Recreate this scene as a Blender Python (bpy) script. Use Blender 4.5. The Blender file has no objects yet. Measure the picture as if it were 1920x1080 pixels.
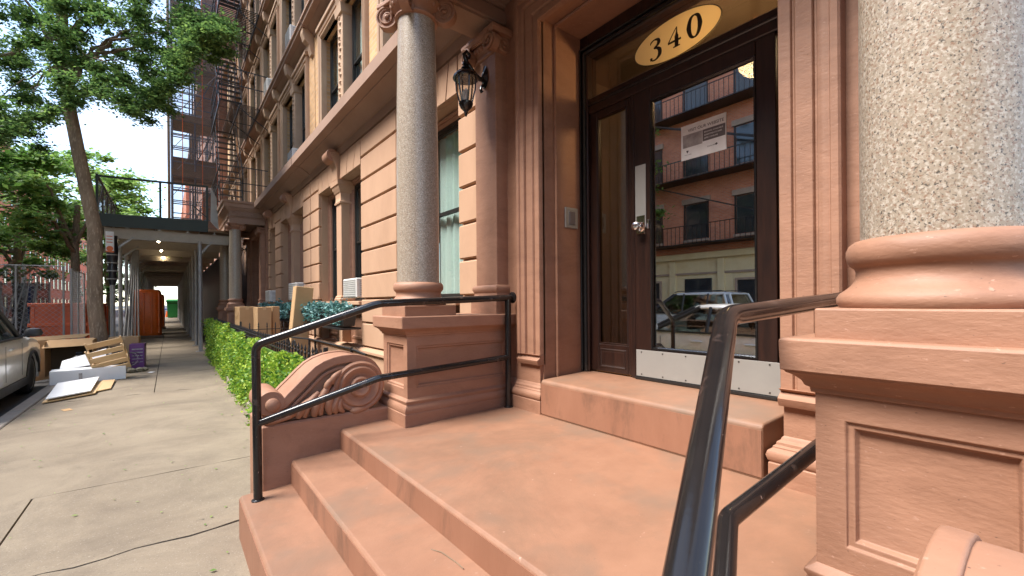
import bpy, bmesh, math, random
import numpy as np
from mathutils import Vector, Matrix
sc = bpy.context.scene
COL = sc.collection
R = math.radians
random.seed(7); np.random.seed(7)

# ------------------------------------------------ camera, sky, sun, exposure
# the origin is the camera; x runs towards the house front, y up the street, the pavement is at z = G
G = -1.425
cam_d = bpy.data.cameras.new('camera'); cam = bpy.data.objects.new('camera', cam_d); COL.objects.link(cam)
sc.camera = cam
TH = R(38.2)
rt = Vector((math.cos(TH), -math.sin(TH), 0)); fw = Vector((math.sin(TH), math.cos(TH), 0)); up = Vector((0, 0, 1))
RO = R(0.45)
rt2 = rt*math.cos(RO) - up*math.sin(RO); up2 = up*math.cos(RO) + rt*math.sin(RO)
m = Matrix((rt2, up2, -fw)).transposed().to_4x4()
cam.matrix_world = m
cam_d.sensor_width = 36; cam_d.lens = 817/1920*36; cam_d.shift_y = 26/1920
cam_d.clip_start = 0.02; cam_d.clip_end = 1500
w = bpy.data.worlds.new('World'); sc.world = w; w.use_nodes = True
SUN_EL, SUN_AZ = R(56), R(284)       # azimuth clockwise from +y
def build_world():
    nt = w.node_tree; nt.nodes.clear(); N = nt.nodes.new; L = nt.links.new
    out = N('ShaderNodeOutputWorld'); bg = N('ShaderNodeBackground'); sky = N('ShaderNodeTexSky')
    sky.sky_type = 'NISHITA'; sky.sun_disc = False; sky.sun_elevation = SUN_EL; sky.sun_rotation = SUN_AZ
    sky.air_density = 1.0; sky.dust_density = .2; sky.ozone_density = 1.0
    tc = N('ShaderNodeTexCoord'); mp = N('ShaderNodeMapping'); mp.inputs['Scale'].default_value = (1, 1, 2.2)
    nz = N('ShaderNodeTexNoise'); nz.inputs['Scale'].default_value = 2.6; nz.inputs['Detail'].default_value = 7; nz.inputs['Roughness'].default_value = .55
    rp = N('ShaderNodeValToRGB'); rp.color_ramp.elements[0].position = .36; rp.color_ramp.elements[1].position = .62
    mx = N('ShaderNodeMixRGB'); mx.inputs['Color2'].default_value = (2.8, 2.95, 3.2, 1)
    L(tc.outputs['Generated'], mp.inputs['Vector']); L(mp.outputs[0], nz.inputs['Vector']); L(nz.outputs['Fac'], rp.inputs[0])
    mul = N('ShaderNodeMath'); mul.operation = 'MULTIPLY'; mul.inputs[1].default_value = .5; L(rp.outputs[0], mul.inputs[0])
    L(mul.outputs[0], mx.inputs['Fac']); L(sky.outputs[0], mx.inputs['Color1']); L(mx.outputs[0], bg.inputs['Color'])
    bg.inputs['Strength'].default_value = .12
    L(bg.outputs[0], out.inputs['Surface'])
build_world()
sd = bpy.data.lights.new('sun', 'SUN'); so = bpy.data.objects.new('sun', sd); COL.objects.link(so)
sd.energy = 2.4; sd.angle = R(28); sd.color = (1, .95, .88)
sdir = Vector((math.sin(SUN_AZ)*math.cos(SUN_EL), math.cos(SUN_AZ)*math.cos(SUN_EL), math.sin(SUN_EL)))
so.rotation_euler = sdir.to_track_quat('Z', 'Y').to_euler()
sc.view_settings.view_transform = 'Standard'; sc.view_settings.look = 'None'
sc.view_settings.exposure = 2.12; sc.view_settings.gamma = 1; sc.view_settings.use_curve_mapping = False
sc.render.engine = 'CYCLES'
sc.cycles.max_bounces = 8; sc.cycles.transparent_max_bounces = 16; sc.cycles.use_denoising = True
sc.cycles.sample_clamp_indirect = 6; sc.cycles.caustics_reflective = False; sc.cycles.caustics_refractive = False

# ------------------------------------------------ materials
def nodes(name):
    mt = bpy.data.materials.new(name); mt.use_nodes = True
    nt = mt.node_tree; b = nt.nodes['Principled BSDF']
    return mt, nt, b, nt.nodes.new, nt.links.new
def stone(name, col, col2=None, rough=.8, scale=3, fine=90, bump=.25, dist=.004, stain=None, spots=None, metallic=0, spec=.5, coords='pos', stretch=(1, 1, 1)):
    """noise-mottled solid colour with fine relief"""
    mt, nt, b, N, L = nodes(name)
    if coords == 'pos': g = N('ShaderNodeNewGeometry'); src = g.outputs['Position']
    else: g = N('ShaderNodeTexCoord'); src = g.outputs['Object']
    mp = N('ShaderNodeMapping'); mp.inputs['Scale'].default_value = stretch; L(src, mp.inputs[0]); src = mp.outputs[0]
    n1 = N('ShaderNodeTexNoise'); n1.inputs['Scale'].default_value = scale; n1.inputs['Detail'].default_value = 6; n1.inputs['Roughness'].default_value = .65
    L(src, n1.inputs['Vector'])
    col2 = col2 or tuple(c*.78 for c in col)
    r1 = N('ShaderNodeValToRGB'); e = r1.color_ramp.elements
    e[0].position = .3; e[1].position = .7; e[0].color = (*col2, 1); e[1].color = (*col, 1)
    L(n1.outputs['Fac'], r1.inputs[0]); last = r1.outputs[0]
    if stain:                                   # worn / dirty patches with a shape of their own
        n3 = N('ShaderNodeTexNoise'); n3.inputs['Scale'].default_value = stain[1]; n3.inputs['Detail'].default_value = 9; n3.inputs['Roughness'].default_value = .75; n3.inputs['Distortion'].default_value = .6
        L(src, n3.inputs['Vector'])
        r3 = N('ShaderNodeValToRGB'); r3.color_ramp.elements[0].position = stain[2]; r3.color_ramp.elements[1].position = stain[3]
        L(n3.outputs['Fac'], r3.inputs[0]); mx = N('ShaderNodeMixRGB'); mx.inputs['Color2'].default_value = (*stain[0], 1)
        mm = N('ShaderNodeMath'); mm.operation = 'MULTIPLY'; mm.inputs[1].default_value = stain[4]; L(r3.outputs[0], mm.inputs[0])
        L(mm.outputs[0], mx.inputs['Fac']); L(last, mx.inputs['Color1']); last = mx.outputs[0]
    if spots:                                   # small speckle (colour, scale, lo, hi)
        for (sc_, ss, lo, hi) in spots:
            n4 = N('ShaderNodeTexNoise'); n4.inputs['Scale'].default_value = ss; n4.inputs['Detail'].default_value = 3; n4.inputs['Roughness'].default_value = .6
            ad = N('ShaderNodeVectorMath'); ad.operation = 'ADD'; ad.inputs[1].default_value = (ss*.1, lo*13, hi*7); L(src, ad.inputs[0]); L(ad.outputs[0], n4.inputs['Vector'])
            r4 = N('ShaderNodeValToRGB'); r4.color_ramp.elements[0].position = lo; r4.color_ramp.elements[1].position = hi
            L(n4.outputs['Fac'], r4.inputs[0]); mx = N('ShaderNodeMixRGB'); mx.inputs['Color2'].default_value = (*sc_, 1)
            L(r4.outputs[0], mx.inputs['Fac']); L(last, mx.inputs['Color1']); last = mx.outputs[0]
    L(last, b.inputs['Base Color'])
    b.inputs['Roughness'].default_value = rough; b.inputs['Metallic'].default_value = metallic; b.inputs['Specular IOR Level'].default_value = spec
    if bump:
        n2 = N('ShaderNodeTexNoise'); n2.inputs['Scale'].default_value = fine; n2.inputs['Detail'].default_value = 4; L(src, n2.inputs['Vector'])
        ad = N('ShaderNodeMath'); ad.operation = 'ADD'; L(n1.outputs['Fac'], ad.inputs[0])
        ml = N('ShaderNodeMath'); ml.operation = 'MULTIPLY'; ml.inputs[1].default_value = .35; L(n2.outputs['Fac'], ml.inputs[0]); L(ml.outputs[0], ad.inputs[1])
        bp = N('ShaderNodeBump'); bp.inputs['Strength'].default_value = bump; bp.inputs['Distance'].default_value = dist
        L(ad.outputs[0], bp.inputs['Height']); L(bp.outputs[0], b.inputs['Normal'])
    return mt
def plain(name, col, rough=.5, metallic=0, spec=.5, coat=0, trans=0, emit=None, es=0):
    mt, nt, b, N, L = nodes(name)
    g = N('ShaderNodeNewGeometry'); n = N('ShaderNodeTexNoise'); n.inputs['Scale'].default_value = 14; n.inputs['Detail'].default_value = 5
    L(g.outputs['Position'], n.inputs['Vector'])
    r = N('ShaderNodeValToRGB'); r.color_ramp.elements[0].position = .35; r.color_ramp.elements[1].position = .7
    r.color_ramp.elements[0].color = (*[c*.86 for c in col], 1); r.color_ramp.elements[1].color = (*col, 1)
    L(n.outputs['Fac'], r.inputs[0]); L(r.outputs[0], b.inputs['Base Color'])
    mr = N('ShaderNodeMapRange'); mr.inputs['To Min'].default_value = max(0, rough*.8); mr.inputs['To Max'].default_value = min(1, rough*1.25)
    L(n.outputs['Fac'], mr.inputs['Value']); L(mr.outputs[0], b.inputs['Roughness'])
    b.inputs['Metallic'].default_value = metallic; b.inputs['Specular IOR Level'].default_value = spec
    b.inputs['Coat Weight'].default_value = coat; b.inputs['Transmission Weight'].default_value = trans
    if emit: b.inputs['Emission Color'].default_value = (*emit, 1); b.inputs['Emission Strength'].default_value = es
    return mt
def sheet_glass(name, tint, refl, rough=0.0):
    """thin pane: mirror-like reflection over a tinted see-through"""
    mt, nt, b, N, L = nodes(name); nt.nodes.remove(b); out = nt.nodes['Material Output']
    gl = N('ShaderNodeBsdfGlossy'); gl.inputs['Roughness'].default_value = rough; gl.inputs['Color'].default_value = (1, 1, 1, 1)
    tr = N('ShaderNodeBsdfTransparent'); tr.inputs['Color'].default_value = (*tint, 1)
    lw = N('ShaderNodeLayerWeight'); lw.inputs['Blend'].default_value = .5
    fr = N('ShaderNodeMath'); fr.operation = 'POWER'; fr.inputs[1].default_value = 5; L(lw.outputs['Facing'], fr.inputs[0])
    mr = N('ShaderNodeMapRange'); mr.inputs['To Min'].default_value = refl; mr.inputs['To Max'].default_value = 1
    mx = N('ShaderNodeMixShader'); L(fr.outputs[0], mr.inputs['Value']); L(mr.outputs[0], mx.inputs[0]); L(tr.outputs[0], mx.inputs[1]); L(gl.outputs[0], mx.inputs[2])
    L(mx.outputs[0], out.inputs['Surface']); return mt
def leafy(name, cols, trans=.25, rough=.55):
    """leaf colour differs from leaf to leaf"""
    mt, nt, b, N, L = nodes(name); out = nt.nodes['Material Output']
    g = N('ShaderNodeNewGeometry'); r = N('ShaderNodeValToRGB'); cr = r.color_ramp
    while len(cr.elements) < len(cols): cr.elements.new(.5)
    for i, c in enumerate(cols): cr.elements[i].position = i/(len(cols)-1); cr.elements[i].color = (*c, 1)
    L(g.outputs['Random Per Island'], r.inputs[0]); L(r.outputs[0], b.inputs['Base Color'])
    b.inputs['Roughness'].default_value = rough
    t = N('ShaderNodeBsdfTranslucent'); L(r.outputs[0], t.inputs['Color'])
    mx = N('ShaderNodeMixShader'); mx.inputs[0].default_value = trans; L(b.outputs[0], mx.inputs[1]); L(t.outputs[0], mx.inputs[2]); L(mx.outputs[0], out.inputs['Surface'])
    return mt
def brick_mat(name, c1, c2, mortar, scale=1.0, axis='x', bw=.21, bh=.072):
    mt, nt, b, N, L = nodes(name); g = N('ShaderNodeNewGeometry'); sp = N('ShaderNodeSeparateXYZ'); cb = N('ShaderNodeCombineXYZ')
    L(g.outputs['Position'], sp.inputs[0])
    ad = N('ShaderNodeMath'); L(sp.outputs['X'], ad.inputs[0]); L(sp.outputs['Y'], ad.inputs[1])
    L(ad.outputs[0], cb.inputs['X']); L(sp.outputs['Z'], cb.inputs['Y'])
    t = N('ShaderNodeTexBrick'); t.inputs['Scale'].default_value = scale; t.inputs['Brick Width'].default_value = bw; t.inputs['Row Height'].default_value = bh
    t.inputs['Mortar Size'].default_value = .008; t.inputs['Color1'].default_value = (*c1, 1); t.inputs['Color2'].default_value = (*c2, 1); t.inputs['Mortar'].default_value = (*mortar, 1)
    n = N('ShaderNodeTexNoise'); n.inputs['Scale'].default_value = 1.2; n.inputs['Detail'].default_value = 5; L(g.outputs['Position'], n.inputs['Vector'])
    mx = N('ShaderNodeMixRGB'); mx.blend_type = 'MULTIPLY'; mx.inputs['Fac'].default_value = .3
    L(cb.outputs[0], t.inputs['Vector']); L(t.outputs['Color'], mx.inputs['Color1']); L(n.outputs['Fac'], mx.inputs['Color2']); L(mx.outputs[0], b.inputs['Base Color'])
    b.inputs['Roughness'].default_value = .85
    bp = N('ShaderNodeBump'); bp.inputs['Distance'].default_value = .006; bp.inputs['Strength'].default_value = .5; bp.invert = True
    L(t.outputs['Fac'], bp.inputs['Height']); L(bp.outputs[0], b.inputs['Normal']); return mt

M = {}
M['wall'] = stone('brownstone_wall', (.47, .285, .178), (.405, .238, .145), rough=.85, scale=1.6, fine=60, bump=.4, dist=.004, stain=((.27, .155, .095), .9, .5, .8, .45), stretch=(1, 1, .6))
M['portico'] = stone('brownstone_portico', (.355, .182, .112), (.29, .143, .085), rough=.62, scale=3.2, fine=38, bump=.55, dist=.006, stretch=(1, 1, 2.6), stain=((.15, .068, .04), 1.5, .48, .76, .6), spots=[((.40, .22, .15), 45, .66, .72), ((.11, .06, .04), 60, .70, .75)])
M['step'] = stone('brownstone_steps', (.30, .152, .090), (.245, .12, .07), rough=.6, scale=5, fine=150, bump=.6, dist=.003, stain=((.165, .095, .058), 1.25, .45, .70, .75), spots=[((.41, .25, .18), 30, .70, .78), ((.17, .10, .07), 60, .71, .77), ((.19, .12, .08), 2.3, .50, .74)])
M['riser'] = stone('brownstone_riser', (.30, .142, .085), (.235, .105, .06), rough=.6, scale=3, fine=90, bump=.5, dist=.004, stain=((.085, .048, .03), 3.2, .50, .70, .75), stretch=(1, 1, .35))
M['cornice'] = stone('brownstone_cornice', (.34, .215, .155), (.27, .165, .115), rough=.8, scale=1.3, fine=60, bump=.3)
M['granite'] = stone('speckled_granite', (.36, .295, .225), (.27, .218, .16), rough=.33, scale=45, fine=260, bump=.10, dist=.0015, spots=[((.46, .40, .33), 120, .48, .62), ((.24, .15, .10), 150, .53, .64), ((.07, .058, .048), 170, .57, .66)], stain=((.24, .20, .15), 2.2, .5, .8, .5))
M['concrete'] = stone('pavement_concrete', (.265, .213, .150), (.20, .156, .108), rough=.9, scale=1.6, fine=160, bump=.6, dist=.004, stain=((.11, .085, .062), .9, .46, .72, .75), spots=[((.34, .29, .235), 110, .60, .74), ((.11, .09, .07), 130, .60, .74), ((.05, .042, .035), 9, .74, .76)])
M['asphalt'] = stone('asphalt', (.075, .072, .07), (.045, .043, .042), rough=.85, scale=2, fine=200, bump=.6, dist=.006)
M['joint'] = stone('pavement_bedding', (.07, .055, .04), rough=.95)
M['kerb'] = stone('kerb_stone', (.34, .29, .24), rough=.85, scale=4)
M['black'] = plain('black_gloss_paint', (.012, .011, .011), rough=.22, spec=.6)
M['railpaint'] = stone('chipped_black_rail_paint', (.010, .009, .009), (.016, .013, .012), rough=.16, scale=6, fine=40, bump=.3, dist=.002, spots=[((.30, .20, .155), 60, .72, .74), ((.05, .035, .03), 12, .6, .66)])
M['iron'] = plain('black_iron', (.018, .016, .016), rough=.45)
M['wood'] = stone('dark_stained_wood', (.035, .014, .009), (.012, .006, .005), rough=.3, scale=5, fine=120, bump=.35, dist=.002, stretch=(6, 6, .7))
M['darkframe'] = plain('black_window_frame', (.02, .019, .018), rough=.35)
M['steel'] = stone('brushed_steel', (.40, .385, .355), (.32, .305, .28), rough=.45, metallic=.4, scale=1.2, fine=300, bump=.08, dist=.001)
M['chrome'] = plain('chrome', (.85, .83, .8), rough=.1, metallic=1)
M['galv'] = stone('galvanised_pipe', (.40, .39, .375), (.30, .29, .28), rough=.55, metallic=.4, scale=5, bump=.1)
M['glass_door'] = sheet_glass('door_glass', (.60, .58, .54), .58)
M['glass_side'] = sheet_glass('sidelight_glass', (.62, .60, .56), .12)
M['glass_win'] = sheet_glass('window_glass', (.86, .91, .89), .06)
M['glass_car'] = sheet_glass('car_glass', (.22, .26, .25), .14)
M['glass_lamp'] = sheet_glass('lantern_glass', (.88, .86, .82), .08)
M['curtain'] = stone('pale_curtain', (.74, .78, .76), (.55, .60, .58), rough=.9, scale=2, fine=20, bump=.4, stretch=(9, 9, .4))
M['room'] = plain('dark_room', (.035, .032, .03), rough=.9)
M['white'] = stone('white_board', (.80, .80, .80), (.70, .70, .71), rough=.55, scale=2, bump=.05)
M['ac'] = plain('ac_plastic', (.72, .70, .66), rough=.5)
M['grille'] = plain('ac_grille', (.34, .33, .31), rough=.6)
M['card'] = stone('cardboard', (.50, .31, .155), (.43, .26, .12), rough=.85, scale=3, fine=60, bump=.1, coords='pos')
M['card_dark'] = stone('cardboard_inside', (.13, .085, .05), rough=.9, scale=3)
M['pine'] = stone('pale_pine', (.62, .43, .23), (.52, .34, .17), rough=.6, scale=2, fine=60, bump=.15, stretch=(1, 1, 9))
M['bark'] = stone('bark', (.30, .215, .145), (.15, .105, .07), rough=.95, scale=9, fine=40, bump=1.0, dist=.03, stretch=(1, 1, .22), spots=[((.34, .26, .18), 34, .54, .64)])
M['leaf_dark'] = leafy('street_tree_leaves', [(.05, .11, .035), (.085, .17, .05), (.13, .24, .065), (.24, .37, .09)], .5)
M['leaf_mid'] = leafy('spring_green_leaves', [(.06, .15, .03), (.13, .27, .05), (.20, .36, .07), (.30, .46, .11)], .5)
M['leaf_far'] = leafy('yellow_green_leaves', [(.10, .21, .05), (.20, .34, .08), (.32, .46, .12)], .5)
M['ivy'] = leafy('artificial_ivy', [(.03, .10, .015), (.09, .24, .02), (.22, .40, .03), (.42, .55, .06), (.16, .33, .03), (.5, .6, .08)], .35)
M['teal'] = leafy('blue_green_foliage', [(.02, .06, .05), (.05, .15, .13), (.10, .26, .25), (.22, .42, .42), (.04, .12, .06)], .2)
def netting(name, col, dens, sc_=60):
    mt, nt, b, N, L = nodes(name); out = nt.nodes['Material Output']; b.inputs['Base Color'].default_value = (*col, 1); b.inputs['Roughness'].default_value = .9
    g = N('ShaderNodeNewGeometry'); n = N('ShaderNodeTexNoise'); n.inputs['Scale'].default_value = 1.3; n.inputs['Detail'].default_value = 6; L(g.outputs['Position'], n.inputs['Vector'])
    mr = N('ShaderNodeMapRange'); mr.inputs['From Min'].default_value = .3; mr.inputs['From Max'].default_value = .7; mr.inputs['To Min'].default_value = dens*.5; mr.inputs['To Max'].default_value = min(.95, dens*1.4); L(n.outputs['Fac'], mr.inputs['Value'])
    tr = N('ShaderNodeBsdfTransparent'); mx = N('ShaderNodeMixShader'); L(mr.outputs[0], mx.inputs[0]); L(tr.outputs[0], mx.inputs[1]); L(b.outputs[0], mx.inputs[2]); L(mx.outputs[0], out.inputs['Surface']); return mt
M['net'] = netting('debris_netting', (.20, .16, .15), .20); M['darknet'] = netting('dark_netting', (.05, .05, .055), .5)
M['orange'] = stone('orange_skip_paint', (.75, .13, .03), (.58, .09, .02), rough=.5, scale=3, stain=((.2, .05, .02), 2, .55, .75, .5))
M['slate'] = plain('slate_blue_pipe', (.10, .12, .17), rough=.5)
M['redplastic'] = plain('orange_red_plastic', (.95, .18, .02), rough=.35)
M['shedgreen'] = stone('dark_green_board', (.035, .05, .045), (.025, .036, .033), rough=.6, scale=2)
M['shedbeam'] = stone('weathered_steel_beam', (.48, .43, .36), (.36, .315, .26), rough=.7, scale=3)
M['plank'] = stone('rough_plank', (.25, .17, .11), (.16, .11, .07), rough=.9, scale=4, stretch=(1, 1, 1))
M['brick_red'] = brick_mat('red_brick', (.80, .27, .13), (.62, .19, .09), (.5, .38, .3))
M['brick_yel'] = brick_mat('yellow_brick', (.72, .42, .19), (.55, .31, .13), (.55, .4, .28))
M['brick_brown'] = brick_mat('brown_brick', (.42, .2, .13), (.3, .14, .09), (.3, .22, .18))
M['cream'] = stone('cream_stucco', (.80, .67, .42), (.72, .58, .34), rough=.85, scale=2)
M['lintel'] = stone('pale_lintel', (.45, .33, .25), rough=.85)
M['trim_up'] = stone('brown_trim', (.45, .30, .195), (.37, .235, .15), rough=.8, scale=3, bump=.3)
M['car_silver'] = plain('silver_car_paint', (.78, .76, .72), rough=.3, metallic=.1, coat=.7)
M['car_white'] = plain('white_car_paint', (.72, .73, .72), rough=.25, coat=.8)
M['car_dark'] = plain('dark_car_trim', (.03, .03, .032), rough=.5)
M['rubber'] = plain('tyre_rubber', (.018, .018, .018), rough=.8)
M['taillight'] = plain('red_lens', (.5, .02, .02), rough=.2)
M['headlight'] = plain('clear_lens', (.75, .75, .72), rough=.1)
M['purple'] = stone('purple_wrap', (.17, .04, .20), (.10, .03, .13), rough=.35, scale=6)
M['bag'] = plain('black_bag', (.015, .015, .02), rough=.3)
M['stone_grey'] = stone('garden_stone', (.25, .22, .16), (.16, .14, .10), rough=.9, scale=8)
M['gold'] = stone('frosted_gold', (.70, .56, .36), (.62, .48, .30), rough=.5, scale=3, bump=0)
def _tr():
    nt = M['gold'].node_tree; b = nt.nodes['Principled BSDF']; o = nt.nodes['Material Output']; t = nt.nodes.new('ShaderNodeBsdfTranslucent'); t.inputs['Color'].default_value = (1, .90, .66, 1)
    x = nt.nodes.new('ShaderNodeMixShader'); x.inputs[0].default_value = .45; nt.links.new(b.outputs[0], x.inputs[1]); nt.links.new(t.outputs[0], x.inputs[2]); nt.links.new(x.outputs[0], o.inputs['Surface'])
_tr()
M['ink'] = plain('dark_print', (.025, .018, .015), rough=.5)
M['ink_grey'] = plain('grey_print', (.14, .12, .12), rough=.6)
M['photo_grey'] = stone('printed_photo', (.48, .44, .42), (.2, .18, .18), rough=.6, scale=14, bump=0)
M['paper'] = plain('white_paper', (.88, .87, .86), rough=.6)
M['signorange'] = plain('orange_sign', (.78, .17, .04), rough=.5)
M['yellow'] = plain('yellow_paint', (.8, .55, .03), rough=.5)
M['green'] = plain('green_paint', (.03, .38, .10), rough=.5)
M['blue'] = plain('blue_paint', (.04, .08, .35), rough=.5)
M['bulb'] = plain('lit_bulb', (1, .85, .6), emit=(1, .8, .5), es=14)
M['warm'] = plain('warm_lit_globe', (1, .75, .4), emit=(1, .62, .25), es=9)
M['hall'] = plain('hall_wall_paint', (.085, .06, .04), rough=.7)

# ------------------------------------------------ mesh building
class MB:
    def __init__(s): s.v = []; s.f = []
    def add(s, vs, fs):
        o = len(s.v); s.v += [tuple(v) for v in vs]; s.f += [tuple(i+o for i in f) for f in fs]; return s
    def box(s, x0, x1, y0, y1, z0, z1, c=0):
        if c <= 0:
            return s.add([(x, y, z) for x in (x0, x1) for y in (y0, y1) for z in (z0, z1)],
                         [(0, 1, 3, 2), (4, 6, 7, 5), (0, 4, 5, 1), (2, 3, 7, 6), (0, 2, 6, 4), (1, 5, 7, 3)])
        vs = []
        for ix, x, sx in ((0, x0, 1), (1, x1, -1)):
            for y, sy in ((y0, 1), (y1, -1)):
                for z, sz in ((z0, 1), (z1, -1)):
                    vs += [(x, y+sy*c, z+sz*c), (x+sx*c, y, z+sz*c), (x+sx*c, y+sy*c, z)]
        k = lambda i, j, l, a: (i*4+j*2+l)*3+a
        fs = []
        for i in (0, 1): fs.append([k(i, 0, 0, 0), k(i, 1, 0, 0), k(i, 1, 1, 0), k(i, 0, 1, 0)][::(-1 if i else 1)][::-1])
        for j in (0, 1): fs.append([k(0, j, 0, 1), k(1, j, 0, 1), k(1, j, 1, 1), k(0, j, 1, 1)][::(-1 if j else 1)])
        for l in (0, 1): fs.append([k(0, 0, l, 2), k(0, 1, l, 2), k(1, 1, l, 2), k(1, 0, l, 2)][::(-1 if l else 1)])
        for a_ in (0, 1):
            for b_ in (0, 1):
                fs.append((k(a_, b_, 0, 0), k(a_, b_, 1, 0), k(a_, b_, 1, 1), k(a_, b_, 0, 1)))
                fs.append((k(a_, 0, b_, 0), k(a_, 1, b_, 0), k(a_, 1, b_, 2), k(a_, 0, b_, 2)))
                fs.append((k(0, a_, b_, 1), k(1, a_, b_, 1), k(1, a_, b_, 2), k(0, a_, b_, 2)))
        for i in (0, 1):
            for j in (0, 1):
                for l in (0, 1): fs.append((k(i, j, l, 0), k(i, j, l, 1), k(i, j, l, 2)))
        return s.add(vs, fs)
    def loft(s, loops, cap=(True, True), close=True):
        n = len(loops[0]); vs = [p for lp in loops for p in lp]; fs = []
        for a in range(len(loops)-1):
            for i in range(n if close else n-1):
                j = (i+1) % n; fs.append((a*n+i, a*n+j, (a+1)*n+j, (a+1)*n+i))
        if cap[0]: fs.append(tuple(range(n))[::-1])
        if cap[1]: fs.append(tuple((len(loops)-1)*n+i for i in range(n)))
        return s.add(vs, fs)
    def mould(s, x0, x1, y0, y1, prof, cap=(True, True)):
        """rectangular plan swept up a profile of (z, outward offset)"""
        return s.loft([[(x0-o, y0-o, z), (x1+o, y0-o, z), (x1+o, y1+o, z), (x0-o, y1+o, z)] for z, o in prof], cap)
    def panel(s, o, u, v, w_, h_, loops, cap=True):
        """flat face at o spanned by u,v with nested insets: loops of (inset, height along normal)"""
        o, u, v = Vector(o), Vector(u).normalized(), Vector(v).normalized(); n = u.cross(v)
        L_ = []
        for i, d in loops:
            L_.append([tuple(o+u*a+v*b+n*d) for a, b in ((i, i), (w_-i, i), (w_-i, h_-i), (i, h_-i))])
        return s.loft(L_, (False, cap))
    def prism(s, poly, a, b, axis='y'):
        """polygon of 2-D points extruded along an axis: y -> (x,z) points, x -> (y,z), z -> (x,y)"""
        f = {'y': lambda p, t: (p[0], t, p[1]), 'x': lambda p, t: (t, p[0], p[1]), 'z': lambda p, t: (p[0], p[1], t)}[axis]
        return s.loft([[f(p, a) for p in poly], [f(p, b) for p in poly]])
    def lathe(s, prof, c=(0, 0, 0), n=32, cap=(True, True), sx=1, sy=1):
        return s.loft([[(c[0]+r*sx*math.cos(2*math.pi*i/n), c[1]+r*sy*math.sin(2*math.pi*i/n), c[2]+z) for i in range(n)] for r, z in prof], cap)
    def tube(s, pts, r, n=8, cap=(True, True)):
        pts = [Vector(p) for p in pts]; rs = r if isinstance(r, (list, tuple)) else [r]*len(pts); lo = []; pu = None
        for i, p in enumerate(pts):
            d = (pts[min(i+1, len(pts)-1)]-pts[max(i-1, 0)]).normalized()
            if pu is None: a = Vector((0, 0, 1)) if abs(d.z) < .9 else Vector((1, 0, 0)); pu = d.cross(a).normalized()
            else: pu = (pu-d*pu.dot(d)).normalized()
            q = d.cross(pu)
            lo.append([tuple(p+(pu*math.cos(2*math.pi*k/n)+q*math.sin(2*math.pi*k/n))*rs[i]) for k in range(n)])
        return s.loft(lo, cap)
    def bar(s, a, b, w_, h_=None):
        """square bar from a to b"""
        h_ = h_ or w_; a, b = Vector(a), Vector(b); d = (b-a).normalized(); k = Vector((0, 0, 1)) if abs(d.z) < .95 else Vector((0, 1, 0))
        u = d.cross(k).normalized()*w_/2; v = u.normalized().cross(d)*h_/2
        return s.loft([[tuple(p+x*u+y*v) for x, y in ((-1, -1), (1, -1), (1, 1), (-1, 1))] for p in (a, b)])
    def disc(s, c, r, axis='y', n=24, t=.002):
        c = Vector(c); u, v = {'y': ((1, 0, 0), (0, 0, 1)), 'x': ((0, 1, 0), (0, 0, 1)), 'z': ((1, 0, 0), (0, 1, 0))}[axis]
        u, v = Vector(u), Vector(v); nn = u.cross(v)*t/2
        return s.loft([[tuple(c+e*nn+(u*math.cos(2*math.pi*i/n)+v*math.sin(2*math.pi*i/n))*r) for i in range(n)] for e in (-1, 1)])
    def frame(s, y0, y1, z0, z1, prof, legs=True):
        """architrave round a door or window: prof of (outward offset, x); mitred at the top corners, open at the foot"""
        lo = [[(x, y1+o, z0) for o, x in prof], [(x, y1+o, z1+o) for o, x in prof], [(x, y0-o, z1+o) for o, x in prof], [(x, y0-o, z0) for o, x in prof]]
        return s.loft(lo, (True, True), close=True)
    def xf(s, mtx):
        s.v = [tuple(mtx @ Vector(v)) for v in s.v]; return s
    def mesh(s, name, mat, smooth=False):
        me = bpy.data.meshes.new(name); me.from_pydata(s.v, [], s.f)
        bm = bmesh.new(); bm.from_mesh(me); bmesh.ops.recalc_face_normals(bm, faces=bm.faces); bm.to_mesh(me); bm.free()
        me.materials.append(M[mat] if isinstance(mat, str) else mat)
        if smooth: me.shade_smooth() if smooth is True else None
        if smooth == 'auto' or smooth is True:
            me.shade_smooth()
            try: me.set_sharp_from_angle(angle=R(38))
            except Exception: pass
        return me
    def build(s, name, mat, parent=None, smooth=False, bevel=0, seg=2):
        o = bpy.data.objects.new(name, s.mesh(name, mat, smooth)); COL.objects.link(o)
        if bevel:
            b = o.modifiers.new('bevel', 'BEVEL'); b.width = bevel; b.segments = seg; b.limit_method = 'ANGLE'; b.angle_limit = R(35)
        if parent is not None: put(o, parent)
        return o
ORG = {}
def put(o, parent):
    o.parent = parent; o.matrix_parent_inverse = Matrix.Translation(-wpos(parent))
def wpos(p):
    v = Vector((0, 0, 0))
    while p is not None:
        v = v + p.location + (p.matrix_parent_inverse.translation if p.parent else Vector((0, 0, 0))); p = p.parent
    return v
def tag(o, label=None, cat=None, group=None, kind=None):
    for k, val in (('label', label), ('category', cat), ('group', group), ('kind', kind)):
        if val: o[k] = val
    return o
def thing(name, label, cat, loc=(0, 0, 0), group=None):
    o = bpy.data.objects.new(name, None); COL.objects.link(o); o.location = loc; o.empty_display_size = .2
    return tag(o, label, cat, group)
def dup(root, off, label=None, group=None, cat=None):
    """copy of a thing with its parts and sub-parts, moved by off"""
    off = Vector(off)
    r = root.copy(); COL.objects.link(r); r.location = root.location+off
    kids = {}
    for o in bpy.data.objects:
        if o.parent: kids.setdefault(o.parent, []).append(o)
    for ch in kids.get(root, []):
        c = ch.copy(); COL.objects.link(c); c.parent = r
        for g_ in kids.get(ch, []):
            d = g_.copy(); COL.objects.link(d); d.parent = c
    return tag(r, label, cat, group)
_cache = {}
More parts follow.
